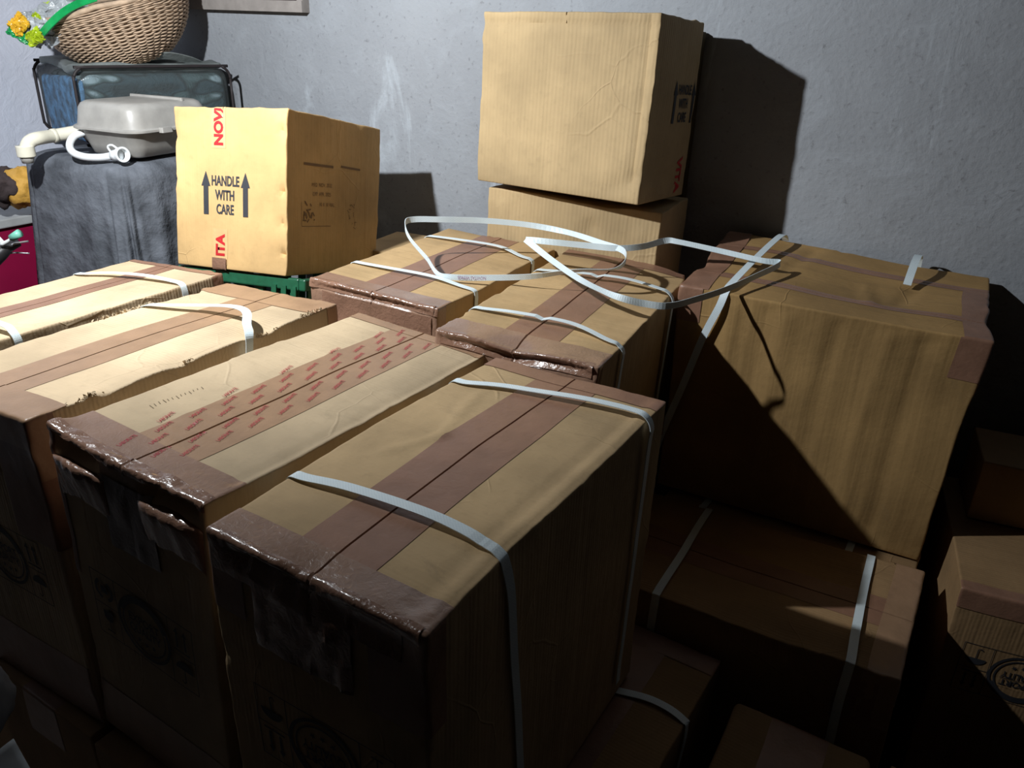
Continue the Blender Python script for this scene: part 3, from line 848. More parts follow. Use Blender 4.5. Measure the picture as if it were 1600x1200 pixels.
# H and the carton behind it, under G
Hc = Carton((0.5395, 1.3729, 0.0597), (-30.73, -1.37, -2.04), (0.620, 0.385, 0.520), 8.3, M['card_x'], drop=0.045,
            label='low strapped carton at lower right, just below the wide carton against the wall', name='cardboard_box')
W, L, H = Hc.W / 2, Hc.L / 2, Hc.H
Hc.slit(axis='x')
Hc.custom += [dent((0.1, -L, H), 0.06, (0, 0.006, -0.01)), dent((0.0, -L, H), 0.04, (0, 0.004, -0.006))]
Hc.centre_tape(TAPE, 0.05, 0.1, axis='x')
Hc.end_tape(M['tape_s'], 'right', 0.055, 0.06, side=0.06, sidez=0.12)
Hc.tape([('front', W - 0.10, W - 0.03, H - 0.13, H - 0.02)], TAPE, h=0.0012, crumple=0.003)
Hc.build()
for xa, xb, xc in ((-0.159, -0.141, -0.146), (0.204, 0.226, 0.222)):
    Hc.strap([(xa, L + .003, H - .02), (xa, L - .004, H + .003), (xa * .7 + xb * .3, 0.06, H + .006), (xa * .3 + xb * .7, -0.08, H + .009), (xb, -L + .008, H + .006), (xb, -L - .005, H - .01), (xc, -L - .007, H - .12), (xc, -L - .006, H - .30), (xc, -L - .004, 0.03)], 0.0165, (1, 0, 0))

# M and N, stacked by the wall
Nc = Carton((0.1729, 2.100, 0.791), (-26.57, -2.54, 0.28), (0.474, 0.240, 0.437), 9.2, M['card_m'], bulge=0.008,
            label='ribbed plain carton underneath the tall carton stacked against the wall', name='cardboard_box')
Nc.custom += [crease((0.06, -Nc.L / 2, 0.38), (0.02, -Nc.L / 2, 0.16), 0.03, (0, 0.008, 0)), crease((-0.19, -Nc.L / 2, 0.40), (-0.17, -Nc.L / 2, 0.1), 0.015, (0, -0.005, 0)), crease((0.19, -Nc.L / 2, 0.38), (0.19, -Nc.L / 2, 0.1), 0.02, (0, -0.005, 0)), dent((0.1, -0.12, 0.41), 0.06, (0, 0, -0.006))]
Nc.build()
Mc = Carton((0.1560, 2.0890, 1.2473), (-33.43, -2.86, -0.10), (0.463, 0.260, 0.404), 10.6, M['card_m'], bulge=0.006, crush=0.005,
            label='plain ribbed carton on top of the wall stack, dark arrows printed on its side', name='cardboard_box')
W, L, H = Mc.W / 2, Mc.L / 2, Mc.H
Mc.custom += [crease((-W, -L, H - .022), (W, -L, H - .028), 0.010, (0, 0.004, 0)), crease((W - .024, -L, 0), (W - .024, -L, H), 0.008, (0, 0.004, 0)), crease((0.14, -L, 0.01), (0.22, -L, 0.06), 0.03, (0, 0.006, 0)), dent((W, -L, 0.0), 0.04, (0, 0, 0.006))]
Mc.slit(at=0.0)
Mc.art('right', handle_art(0.056, 0.219, 0.84), M['ink'], 'handling_print')
t = Art(); t.text('VITA', 0.082, 0.054, 0.040, 0.0014, 1.0, rot=-90)
t.v = [(a, max(b, 0.008)) for a, b in t.v]
Mc.art('right', t, M['red'], 'red_letters')
Mc.build()
# hidden-side packing behind the stack: dark board against the wall
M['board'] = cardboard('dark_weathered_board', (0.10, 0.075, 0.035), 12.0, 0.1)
p0 = on_wall(1114, 38); p1 = on_wall(1066, 416)
ur = p0.dot(U) - 0.012
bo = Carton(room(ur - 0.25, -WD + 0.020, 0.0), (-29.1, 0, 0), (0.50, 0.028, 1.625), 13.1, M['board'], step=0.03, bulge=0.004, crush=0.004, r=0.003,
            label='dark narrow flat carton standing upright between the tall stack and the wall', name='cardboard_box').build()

# P: HANDLE WITH CARE carton on the green crate
Pc = Carton((-0.6553, 2.1597, 0.9871), (-22.2, -11.7, -2.6), (0.346, 0.424, 0.397), 11.8, M['card_p'], bulge=0.005, crush=0.004,
            label='orange-tan carton printed HANDLE WITH CARE on its front, tilted back on a green crate', name='cardboard_box')
W, L, H = Pc.W / 2, Pc.L / 2, Pc.H
for zz in (0.055, 0.125, 0.205, 0.345):
    Pc.custom.append(dent((W - 0.012, -L, zz), 0.009, (-0.002, 0.010, -0.003)))
    Pc.custom.append(crease((W - 0.03, -L, zz + .012), (W - .004, -L, zz - .006), 0.006, (0, 0.005, 0)))
Pc.custom += [dent((W - 0.02, -L, 0.01), 0.035, (0.0, 0.012, 0.012)), dent((W, -L, H), 0.02, (0, 0.006, 0.003)), dent((-0.14, -L, 0.36), 0.012, (0, 0.003, 0)), dent((-0.15, -L, 0.27), 0.012, (0, 0.003, 0))]
Pc.slit(at=-0.02)
Pc.tape([('front', -0.056, -0.012, H - 0.097, H), ('top', -0.056, -0.012, -L, L), ('back', -0.056, -0.012, H - 0.1, H)], M['tape_p'], h=0.0008)
Pc.tape([('front', -0.052, -0.008, 0.012, 0.104)], M['tape_p'], h=0.0008)
Pc.tape([('front', -0.054, -0.010, 0.0, 0.030)], M['tape_w'], h=0.002, crumple=0.004, label='scuffed shiny tape end')
t = Art(); t.text('NOVI', -0.032, H - 0.046, 0.037, 0.0017, 1.0, rot=90)
t.v = [(a, min(b, H - 0.003)) for a, b in t.v]
Pc.art('front', t, M['red'], 'red_letters', h=0.0016, parent=0)
t = Art(); t.text('ITA', -0.029, 0.062, 0.036, 0.0017, 1.0, rot=90)
Pc.art('front', t, M['red'], 'red_letters', h=0.0016, parent=1)
Pc.art('front', handle_art(-0.015, 0.186, 0.93), M['ink'], 'handling_print')
random.seed(9)
t = Art()
t.line(-0.16, 0.302, -0.02, 0.300, 0.007); t.line(0.02, 0.304, 0.12, 0.302, 0.006)
t.text('MFD. NOV. 2022', -0.075, 0.247, 0.015, 0, 0.9)
t.text('EXP. APR. 2025', -0.075, 0.222, 0.015, 0, 0.9)
t.text('10 X 10 VIAL', -0.05, 0.194, 0.015, 0, 0.9)
t.line(-0.17, 0.135, -0.03, 0.135, 0.0015); t.line(-0.17, 0.135, -0.17, 0.2, 0.0012)
for k in range(16): 
    q = random.uniform(-.16, -.10), random.uniform(.15, .20); t.line(q[0], q[1], q[0] + random.uniform(-.02, .02), q[1] + random.uniform(-.015, .015), .004)
Pc.art('right', t, M['ink_faint'], 'faded_print')
t.v = [(a * 0.9, b * 0.915) for a, b in t.v]
t = Art()
for k in range(12):
    q = random.uniform(.06, .11), random.uniform(.13, .20); t.line(q[0], q[1], q[0] + random.uniform(-.015, .02), q[1] + random.uniform(-.015, .015), .002)
t.v = [(a * 0.9, b * 0.915) for a, b in t.v]
Pc.art('right', t, M['ink_faint'], 'faded_print')
Pc.build()

# I, J and neighbours in the bottom layer
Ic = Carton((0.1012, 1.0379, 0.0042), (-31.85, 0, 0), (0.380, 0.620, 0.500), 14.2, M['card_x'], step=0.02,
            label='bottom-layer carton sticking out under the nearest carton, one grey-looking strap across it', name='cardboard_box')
W, L, H = Ic.W / 2, Ic.L / 2, Ic.H
Ic.centre_tape(TAPE, 0.055, 0.1, cx=0.04); Ic.end_tape(TAPE, 'back', 0.05, 0.05, side=0)
Ic.build()
Ic.strap([(-0.10, 0.10, H + .003), (0.027, 0.114, H + .004), (0.12, 0.135, H + .006), (W - .006, 0.128, H + .003), (W + .004, 0.122, H - .015), (W + .004, 0.11, H - .12), (W + .004, 0.10, H - .3)], 0.0155)

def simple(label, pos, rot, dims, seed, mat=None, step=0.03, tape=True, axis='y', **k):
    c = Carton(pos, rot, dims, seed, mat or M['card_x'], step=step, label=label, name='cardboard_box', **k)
    if tape: c.centre_tape(TAPE, 0.05, 0.1, axis=axis)
    return c.build()

def under(car, label, seed, h=0.5, fwd=0.0, dx=0.0, inset=0.01, short=0.0):
    c = car.mx @ Vector((dx, -fwd, 0)); yaw = math.degrees(car.root.rotation_euler.z)
    top = min((car.mx @ Vector((x, y, 0))).z for x in (-car.W / 2, car.W / 2) for y in (-car.L / 2, car.L / 2))
    return simple(label, (c.x, c.y, 0.0), (yaw, 0, 0), (car.W - inset, car.L - short, top - 0.001), seed)
under(B, 'bottom-layer carton directly beneath the carton with red-printed tape', 15.1, fwd=0.03)
under(C, 'bottom-layer carton directly beneath the frayed pale carton', 16.1, fwd=0.02)
under(Dc, 'bottom-layer carton beneath the carton at the left edge', 17.1)
under(Ec, 'bottom-layer carton beneath the left carton of the far row', 18.1, fwd=0.03, short=0.08)
under(Fc_, 'bottom-layer carton beneath the right carton of the far row', 19.1, dx=-0.03, inset=0.06, fwd=0.02, short=0.16)
gq = Gc.mx @ Vector((0, 0, 0))
H2 = simple('back carton under the wide wall carton, strap ends just showing at its front edge', (0.735, 1.715, 0.0), (-30.4, 0, 0), (0.58, 0.36, 0.555), 20.1, axis='x')
for xx in (-0.19, 0.15):
    H2.strap([(xx, 0.15, H2.H + .003), (xx, -0.16, H2.H + .003), (xx, -H2.L / 2 + .004, H2.H + .003), (xx, -H2.L / 2 - .004, H2.H - .01), (xx, -H2.L / 2 - .004, H2.H - .2)], 0.016, (1, 0, 0))
under(Nc, 'tall carton at the foot of the wall stack behind the far row', 21.1)

def corner_box(label, TL, yaw, dims, seed, mat=None, **k):
    """TL = back-left top corner"""
    Rz = Matrix.Rotation(R_(yaw), 3, 'Z'); W, L = dims[0], dims[1]; h = TL.z
    c = TL + Rz @ Vector((W / 2, -L / 2, 0)); 
    return simple(label, (c.x, c.y, 0), (yaw, 0, 0), (W, L, h), seed, mat, **k)
corner_box('dark carton at the bottom edge, right of the strapped low one', Vector((0.447, 1.125, 0.478)), -31, (0.24, 0.5, 0), 22.1, r=0.012, bulge=.01)
corner_box('dim carton in the bottom right, in front of the low carton with the lit edge', Vector((0.675, 0.985, 0.49)), -31, (0.36, 0.42, 0), 23.1, tape=False)

# K and the dark stack behind it at the right edge
Kc = Carton((1.172, 1.440, 0.0), (-21.6, 0.0, 0.0), (0.380, 0.480, 0.634), 24.3, M['card_x'], step=0.014,  # darker board colour here stands in for the weaker light on this carton
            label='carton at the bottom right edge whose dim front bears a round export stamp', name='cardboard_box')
W, L, H = Kc.W / 2, Kc.L / 2, Kc.H
Kc.end_tape(TAPE, 'front', 0.03, 0.045, side=0.0)
Kc.tape([('front', -0.045, 0.055, H - 0.13, H - .01)], TAPE, h=0.0012)
Kc.tape([('front', -W, -W + .06, 0.24, 0.32), ('front', -0.10, 0.06, 0.15, 0.24)], TAPE, h=0.0012)
Kc.art('front', export_art(-0.042, H - 0.185, True), M['ink'], 'handling_print')
Kc.build()
lf = Vector((1.045, 1.535)); lr = Vector((0.93, -0.368)); lb = Vector((0.368, 0.93))
lc = lf + lr * 0.16 + lb * 0.10
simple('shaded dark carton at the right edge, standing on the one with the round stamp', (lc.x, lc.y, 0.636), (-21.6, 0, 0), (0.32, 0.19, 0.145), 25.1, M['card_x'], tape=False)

# low brown carton peeping between P and E
qa = Vector((-0.497, 2.314, CAMZ - 0.62))
Rz = Matrix.Rotation(R_(-24), 3, 'Z'); qc = qa + Rz @ Vector((0.125, 0.12, 0))
simple('low brown carton wedged between the HANDLE WITH CARE carton and the far row', (qc.x, qc.y, 0), (-24, 0, 0), (0.22, 0.24, qa.z), 27.1, M['card_e'], tape=False)

# ------------------------------------------------------------------ green plastic crate under P
M['green'] = plain('dark_green_plastic', (0.015, 0.10, 0.05), 0.35, nscale=60)
def crate(pos3, rotm, W, L, H, label):
    root = empty('plastic_crate', pos3, rotm)
    tag(root, label, 'crate')
    def b(V, F, x0, x1, y0, y1, z0, z1):
        i = len(V)
        V += [Vector((x, y, z)) for x in (x0, x1) for y in (y0, y1) for z in (z0, z1)]
        F += [tuple(i + k for k in f) for f in ((0, 1, 3, 2), (4, 6, 7, 5), (0, 4, 5, 1), (2, 3, 7, 6), (0, 2, 6, 4), (1, 5, 7, 3))]
    V, F = [], []
    w, l = W / 2, L / 2
    b(V, F, -w, w, -l, l, 0, .008)
    for sx in (-1, 1):
        for k in range(7):
            y = -l + .03 + k * (L - .06) / 6; b(V, F, *(sorted((sx * w, sx * (w - .006)))), y - .012, y + .012, .008, H - .03)
        for z in (.008, H * .45): b(V, F, *(sorted((sx * w, sx * (w - .006)))), -l, l, z, z + .03)
    for sy in (-1, 1):
        for k in range(7):
            x = -w + .03 + k * (W - .06) / 6; b(V, F, x - .012, x + .012, *(sorted((sy * l, sy * (l - .006)))), .008, H - .03)
        for z in (.008, H * .45): b(V, F, -w, w, *(sorted((sy * l, sy * (l - .006)))), z, z + .03)
    link_mesh('basket_wall', V, F, M['green'], root, smooth=False)
    V, F = [], []
    for sx in (-1, 1): b(V, F, *(sorted((sx * (w - .008), sx * (w + .012)))), -l - .012, l + .012, H - .03, H)
    for sy in (-1, 1): b(V, F, -w + .008, w - .008, *(sorted((sy * (l - .008), sy * (l + .012)))), H - .03, H)
    o = link_mesh('rim', V, F, M['green'], root, smooth=False)
    bv = o.modifiers.new('bevel', 'BEVEL'); bv.width = .004; bv.segments = 2
    V, F = [], []
    for k in range(3): b(V, F, w + .012 - .10 + k * .03, w + .012 - .085 + k * .03, -l - .016, -l - .012, H - .075, H - .02)
    link_mesh('rib', V, F, M['green'], root, smooth=False)
    return root
Pb = Pc.mx
low = min((Pb @ Vector((x, y, 0))).z for x in (-.18, .18) for y in (-.23, .23))
cz = Pb.copy()
# leaning crate the carton sits in line with
cp = Pb @ Vector((0.02, 0.01, -0.264))
crate(cp, Pb.to_euler(), 0.385, 0.40, 0.26, 'dark green plastic crate under the HANDLE WITH CARE carton')
simple('carton holding up the green crate behind the frayed carton', (cp.x, cp.y, 0), (-22.4, 0, 0), (0.34, 0.34, cp.z - 0.05), 28.1, M['card_x'])

# ------------------------------------------------------------------ cloth-covered stand at left
M['cloth'] = plain('dusty_charcoal_cloth', (0.125, 0.135, 0.155), 0.95, nscale=11, bstr=0.9, bdist=0.02, var=0.45, spec=0.1)
def draped(name, cx, cy, w, d, ztop, mat, yaw):
    n, mz = 200, 46
    V, F = [], []
    cr, sr = math.cos(yaw), math.sin(yaw)
    def per(t, inf):
        # rounded rectangle by superellipse
        a = 2 * math.pi * t; c, s = math.cos(a), math.sin(a); e = 0.32
        x = math.copysign(abs(c) ** e, c) * (w / 2 + inf); y = math.copysign(abs(s) ** e, s) * (d / 2 + inf)
        return x, y
    top_r = [0.0, .3, .6, .85, .95]
    for r in top_r:
        for k in range(n):
            x, y = per(k / n, 0); z = ztop + noise.noise(Vector((x * r * 5, y * r * 5, 0))) * .008 - (0.010 if r > .9 else 0)
            V.append(Vector((x * r, y * r, z)))
    for j in range(1, mz + 1):
        f = j / mz; z = ztop - .012 - f * (ztop - .04)
        for k in range(n):
            a = 2 * math.pi * k / n
            amp = .003 + .028 * min(1, f * 1.6)
            nx = noise.noise(Vector((math.cos(a) * 3.2, math.sin(a) * 3.2, z * .9)))
            fold = abs(math.sin(8 * a + 4 * nx + f * 1.3)) ** 1.2 * amp * 1.5 + noise.noise(Vector((math.cos(a) * 9, math.sin(a) * 9, z * 3))) * .010 * f
            x, y = per(k / n, fold + .03 * f)
            V.append(Vector((x, y, z)))
    rows = len(top_r) + mz
    for j in range(rows - 1):
        for k in range(n):
            a = j * n + k; b = j * n + (k + 1) % n
            F.append((a, a + n, b + n, b))
    V = [Vector((cx + v.x * cr - v.y * sr, cy + v.x * sr + v.y * cr, v.z)) for v in V]
    return link_mesh(name, V, F, mat)
ZT = CAMZ - 0.402
dcn = room(-2.315, -1.65, 0)
o = draped('draped_cloth', dcn.x, dcn.y, 0.49, 0.46, ZT, M['cloth'], YAW)
tag(o, 'dusty charcoal cloth draped over a stand at left, below the grey cistern', 'cloth')

# ------------------------------------------------------------------ clear zipped storage bag with folded clothes
M['pvc'] = plain('clear_vinyl', (0.55, 0.62, 0.62), 0.12, nscale=10, bstr=0.6, bdist=0.01, var=0.05)
def clear_mat(name, col, alpha, rough=0.1, spec=0.6):
    m, nt, b, N, L = newmat(name)
    tc, v = objco(nt)
    n1 = noise_n(nt, v, 14, 4, .6, 1.5)
    b.inputs['Base Color'].default_value = (*col, 1)
    b.inputs['Roughness'].default_value = rough
    b.inputs['Alpha'].default_value = alpha
    b.inputs['Specular IOR Level'].default_value = spec
    L.new(bump_n(nt, n1, 0.35, 0.012), b.inputs['Normal'])
    return m
M['pvc'] = clear_mat('clear_vinyl', (0.40, 0.46, 0.46), 0.10, 0.14)
def folded_cloth_mat():
    m, nt, b, N, L = newmat('folded_clothes')
    tc, v = objco(nt)
    vo = N.new('ShaderNodeTexVoronoi'); vo.inputs['Scale'].default_value = 15; vo.feature = 'SMOOTH_F1'; vo.inputs['Randomness'].default_value = 1
    mp = N.new('ShaderNodeMapping'); mp.inputs['Scale'].default_value = (1, 1, 2.2); L.new(v, mp.inputs[0]); L.new(mp.outputs[0], vo.inputs['Vector'])
    r = N.new('ShaderNodeValToRGB'); r.color_ramp.interpolation = 'EASE'
    cols = [(0, (0.008, 0.012, 0.014)), (.35, (0.02, 0.04, 0.05)), (.5, (0.006, 0.012, 0.015)), (.65, (0.04, 0.07, 0.075)), (.85, (0.20, 0.27, 0.30))]
    el = r.color_ramp.elements
    el[0].color = (*cols[0][1], 1); el[1].position = cols[1][0]; el[1].color = (*cols[1][1], 1)
    for p_, c_ in cols[2:]:
        e = el.new(p_); e.color = (*c_, 1)
    sp = N.new('ShaderNodeSeparateColor'); L.new(vo.outputs['Color'], sp.inputs[0]); L.new(sp.outputs[0], r.inputs[0])
    L.new(r.outputs[0], b.inputs['Base Color']); b.inputs['Roughness'].default_value = .9
    n1 = noise_n(nt, v, 22, 4, .6, 1)
    L.new(bump_n(nt, n1, 0.8, 0.02), b.inputs['Normal'])
    return m
M['clothes'] = folded_cloth_mat()
M['clothes_blue'] = plain('blue_checked_cloth', (0.055, 0.15, 0.28), .9, nscale=28, bstr=.9, bdist=.02, var=.75)
M['piping'] = plain('dark_brown_piping', (0.022, 0.016, 0.017), .6)
M['bagtop'] = plain('grey_green_fabric', (0.17, 0.19, 0.185), .7, nscale=12, bstr=.7, bdist=.015, var=.2)
bagR = Matrix.Rotation(R_(44), 3, 'Z')
bag0 = Vector((-1.365, 2.565, ZT + .004))
bag = empty('storage_bag', bag0, (0, 0, R_(44)))
tag(bag, 'clear zipped storage bag with dark piping, stuffed with blue and dark clothes', 'bag')
BW, BD, BH = 0.50, 0.42, 0.232
def superbox(name, x0, x1, y0, y1, z0, z1, r, mat, parent, bul=.0, seed=0, n=18):
    V, F = [], []
    def grid(fn, flip):
        i = len(V)
        for a in range(n + 1):
            for b_ in range(n + 1): V.append(fn(a / n, b_ / n))
        for a in range(n):
            for b_ in range(n):
                q = (i + a * (n + 1) + b_, i + (a + 1) * (n + 1) + b_, i + (a + 1) * (n + 1) + b_ + 1, i + a * (n + 1) + b_ + 1)
                F.append(q[::-1] if flip else q)
    def rd(p):
        c = Vector((max(x0 + r, min(x1 - r, p.x)), max(y0 + r, min(y1 - r, p.y)), max(z0 + r, min(z1 - r, p.z))))
        q = c + (p - c).normalized() * r if (p - c).length > 0 else p
        if bul:
            q = q + noise.noise_vector(q * 6 + Vector((seed, 0, 0))) * bul + noise.noise_vector(q * 16 + Vector((seed, 0, 0))) * bul * .5
        return q
    X, Y, Z = x1 - x0, y1 - y0, z1 - z0
    def e(t): return .5 - .5 * math.cos(math.pi * t)
    grid(lambda a, b_: rd(Vector((x0 + X * e(a), y0 + Y * e(b_), z1))), False)
    grid(lambda a, b_: rd(Vector((x0 + X * e(a), y0 + Y * e(b_), z0))), True)
    grid(lambda a, b_: rd(Vector((x0 + X * e(a), y0, z0 + Z * e(b_)))), False)
    grid(lambda a, b_: rd(Vector((x0 + X * e(a), y1, z0 + Z * e(b_)))), True)
    grid(lambda a, b_: rd(Vector((x0, y0 + Y * e(a), z0 + Z * e(b_)))), True)
    grid(lambda a, b_: rd(Vector((x1, y0 + Y * e(a), z0 + Z * e(b_)))), False)
    o = link_mesh(name, V, F, mat, parent)
    bm = bmesh.new(); bm.from_mesh(o.data); bmesh.ops.remove_doubles(bm, verts=bm.verts, dist=1e-5); bmesh.ops.recalc_face_normals(bm, faces=bm.faces); bm.to_mesh(o.data); bm.free()
    for p in o.data.polygons: p.use_smooth = True
    return o
superbox('clothes', .03, BW - .012, .012, BD - .02, .010, BH - .02, .035, M['clothes'], bag, .006, 3)
c2 = superbox('clothes', .010, .035, .03, BD - .03, .010, BH - .035, .012, M['clothes_blue'], bag, .006, 5)
c2['label'] = 'blue checked cloth at the left end'
superbox('vinyl_cover', 0, BW, 0, BD, .002, BH, .045, M['pvc'], bag, .004, 4)
superbox('top_panel', .02, BW - .02, .02, BD - .02, BH - .012, BH + .010, .008, M['bagtop'], bag, .016, 8)
def rr_loop(x0, x1, z0, z1, r, y):
    P = []
    for cx_, cz_, a0 in ((x1 - r, z1 - r, 0), (x0 + r, z1 - r, 90), (x0 + r, z0 + r, 180), (x1 - r, z0 + r, 270)):
        for k in range(6): a = R_(a0 + k * 18); P.append(Vector((cx_ + r * math.cos(a), y, cz_ + r * math.sin(a))))
    return P + [P[0]]
tube('piping', rr_loop(.0, BW, .004, BH + .002, .04, .002), .0048, M['piping'], bag, n=3, seg=8)
tube('piping', rr_loop(.0, BW, .004, BH + .002, .04, BD - .002), .0048, M['piping'], bag, n=3, seg=8)
ribbon('handle', [(.20, .10, BH + .004), (.24, .07, BH + .022), (.31, .05, BH + .032), (.38, .06, BH + .020), (.43, .08, BH + .003)], (0, .8, -.6), .035, .003, M['bagtop'], bag)

# ------------------------------------------------------------------ toilet cistern and its pipes
M['cistern'] = plain('dusty_grey_plastic', (0.36, 0.345, 0.32), 0.38, nscale=16, bstr=.15, bdist=.004, var=.16)
M['pvc_pipe'] = plain('cream_plastic_pipe', (0.80, 0.76, 0.62), 0.32, nscale=18, var=.08)
M['pvc_white'] = plain('white_plastic', (0.84, 0.87, 0.88), 0.3, nscale=30, var=.05)
def tapered(name, secs, mat, parent, r=.045, n=10):
    """stack of rounded rectangles (z, x0,x1,y0,y1,r)"""
    V, F = [], []; m = None
    for (z, x0, x1, y0, y1, r) in secs:
        ring = []
        for cx_, cy_, a0 in ((x1 - r, y1 - r, 0), (x0 + r, y1 - r, 90), (x0 + r, y0 + r, 180), (x1 - r, y0 + r, 270)):
            for k in range(n): a = R_(a0 + 90 * k / (n - 1)); ring.append(Vector((cx_ + r * math.cos(a), cy_ + r * math.sin(a), z)))
        m = len(ring); V += ring
    for j in range(len(secs) - 1):
        for k in range(m):
            a = j * m + k; b = j * m + (k + 1) % m; F.append((a, b, b + m, a + m))
    F.append(tuple(reversed(range(m)))); e = (len(secs) - 1) * m; F.append(tuple(range(e, e + m)))
    o = link_mesh(name, V, F, mat, parent)
    es = o.modifiers.new('split', 'EDGE_SPLIT'); es.split_angle = R_(50)
    return o
ci = empty('toilet_cistern', (-1.135, 2.49, ZT + .012), (0, 0, R_(66)))
tag(ci, 'dusty grey plastic toilet cistern lying on the dark cloth', 'cistern')
cw, cl = .155, .125
def sec(z, g, r): return (z, -cw - g, cw + g, -cl - g, cl + g, r)
tapered('tank', [sec(.0, -.035, .02), sec(.004, -.028, .03), sec(.03, -.018, .04), sec(.070, -.004, .045), sec(.074, .0, .045)], M['cistern'], ci)
tapered('rim', [sec(.070, .005, .05), sec(.073, .009, .05), sec(.079, .009, .05), sec(.082, .005, .05)], M['cistern'], ci)
tapered('lid', [sec(.081, .0, .045), sec(.10, -.003, .045), sec(.130, -.007, .045), sec(.142, -.013, .045), sec(.148, -.025, .035), sec(.149, -.04, .03)], M['cistern'], ci)
tapered('moulded_band', [(.146, .055, .066, -cl + .02, cl - .015, .004), (.155, .056, .065, -cl + .022, cl - .017, .003)], M['cistern'], ci)
for k in (-.05, .06):
    tapered('clip', [(.070, k - .02, k + .02, -cl - .022, -cl - .004, .004), (.084, k - .018, k + .018, -cl - .020, -cl - .004, .004)], M['cistern'], ci)
a0 = pix(125, 205, 2.47); a1 = pix(85, 212, 2.42); a2 = pix(60, 216, 2.36); a3 = pix(42, 222, 2.33); a4 = pix(41, 240, 2.325); a5 = pix(41, 250, 2.325)
pp = empty('flush_pipe', a0)
tag(pp, 'cream plastic pipe elbow sticking out left of the grey cistern', 'pipe')
def rel(ps, o): return [p - o for p in ps]
tube('tube', rel([a0, a1, a2, a2.lerp(a3, .6) + Vector((0, 0, .0)), a3 + Vector((0, 0, -.008)), a4], a0), .0185, M['pvc_pipe'], pp, n=8)
tube('socket', rel([a4 + Vector((0, 0, .022)), a4 + Vector((0, 0, .02)), a4 + Vector((0, 0, -.006)), a4 + Vector((0, 0, -.008))], a0), .0245, M['pvc_pipe'], pp, n=1)
nut = tube('nut', rel([a4 + Vector((0, 0, -.006)), a4 + Vector((0, 0, -.026))], a0), [.020, .015], M['cistern'], pp, n=1); nut['label'] = 'grey threaded end'
tube('collar', rel([a1 + (a0 - a1) * .1, a1 - (a0 - a1) * .1], a0), .0205, M['pvc_pipe'], pp, n=1)
h0 = [pix(132, 206, 2.40), pix(116, 213, 2.385), pix(109, 226, 2.36), pix(114, 238, 2.335), pix(132, 245, 2.32), pix(158, 246, 2.315), pix(178, 243, 2.315)]
ho = empty('overflow_hose', h0[0])
tag(ho, 'white bent hose with an open threaded connector below the grey cistern', 'hose')
tube('hose', rel(h0, h0[0]), .0105, M['pvc_white'], ho, n=8)
cdir = (pix(204, 240, 2.30) - h0[-1]).normalized()
c0 = h0[-1] - cdir * .004
tube('connector', rel([c0, c0 + cdir * .026], h0[0]), .0155, M['pvc_white'], ho, n=1, seg=8)
V_, F_ = [], []
def ring_tube(name, c, d, L_, ro, ri, mat, parent, org):
    a = d.cross(Vector((0, 0, 1))).normalized(); b = d.cross(a); V, F = [], []; n = 28
    for (t, r) in ((0, ri), (0, ro), (L_, ro), (L_, ri)):
        for k in range(n): an = 2 * math.pi * k / n; V.append(c + d * t + a * (r * math.cos(an)) + b * (r * math.sin(an)) - org)
    for j in range(4):
        for k in range(n): F.append((j * n + k, j * n + (k + 1) % n, ((j + 1) % 4) * n + (k + 1) % n, ((j + 1) % 4) * n + k))
    return link_mesh(name, V, F, mat, parent, smooth=False)
cd2 = (cdir + Vector((0.1, -0.5, 0.05))).normalized()
ring_tube('threaded_ring', c0 + cdir * .024, cd2, .018, .019, .0155, M['pvc_white'], ho, h0[0])
ring_tube('flange', c0 + cdir * .024 + cd2 * .015, cd2, .004, .0215, .016, M['pvc_white'], ho, h0[0])
tube('hook', rel([c0 + Vector((-.004, 0, .010)), c0 + Vector((-.010, 0, .024)), c0 + Vector((.004, -.004, .030)), c0 + cdir * .02 + Vector((0, 0, .018))], h0[0]), .003, M['pvc_white'], ho, n=6, seg=8)

# ------------------------------------------------------------------ wicker basket with plastic packets
M['wicker'] = plain('pale_wicker', (0.50, 0.36, 0.245), 0.7, nscale=45, bstr=.4, var=.25)
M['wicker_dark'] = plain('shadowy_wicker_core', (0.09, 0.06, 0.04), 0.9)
bk_top = bag.location + bagR @ Vector((.25, .30, BH))
bk = empty('wicker_basket', Vector((-1.29, 2.86, bk_top.z + .004)), Euler((R_(6), R_(-16), R_(12))))
tag(bk, 'woven wicker bowl basket sitting tilted on the clear storage bag', 'basket')
def bowl_r(t):      # t 0 (bottom) .. 1 (rim) -> radius, height
    return 0.095 + 0.140 * math.sin(t * math.pi * .5) ** .9, 0.008 + 0.185 * t ** 1.25
V, F = [], []
rings, seg, stakes = 40, 232, 46
for j in range(rings):
    t = (j + .5) / rings
    r0, z0 = bowl_r(t); r1, z1 = bowl_r(min(1, t + .01)); tl = math.hypot(r1 - r0, z1 - z0) or 1
    nx, nz = (z1 - z0) / tl, -(r1 - r0) / tl
    tr = .0029
    i0 = len(V)
    for k in range(seg):
        a = 2 * math.pi * k / seg
        off = .0030 * math.sin(stakes * a * .5 + (math.pi if j % 2 else 0)) + .0012 * noise.noise(Vector((math.cos(a) * 8, math.sin(a) * 8, j * 3.1)))
        dz = .0022 * noise.noise(Vector((math.cos(a) * 5, math.sin(a) * 5, j * .3)))
        for q in range(6):
            b_ = 2 * math.pi * q / 6
            rr = r0 + nx * (off + tr * math.cos(b_)) + (-nz) * tr * .9 * math.sin(b_)
            zz = z0 + dz + nz * (off + tr * math.cos(b_)) + nx * tr * .9 * math.sin(b_)
            V.append(Vector((rr * math.cos(a), rr * math.sin(a), zz)))
    for k in range(seg):
        for q in range(6):
            k2 = (k + 1) % seg; q2 = (q + 1) % 6
            F.append((i0 + k * 6 + q, i0 + k2 * 6 + q, i0 + k2 * 6 + q2, i0 + k * 6 + q2))
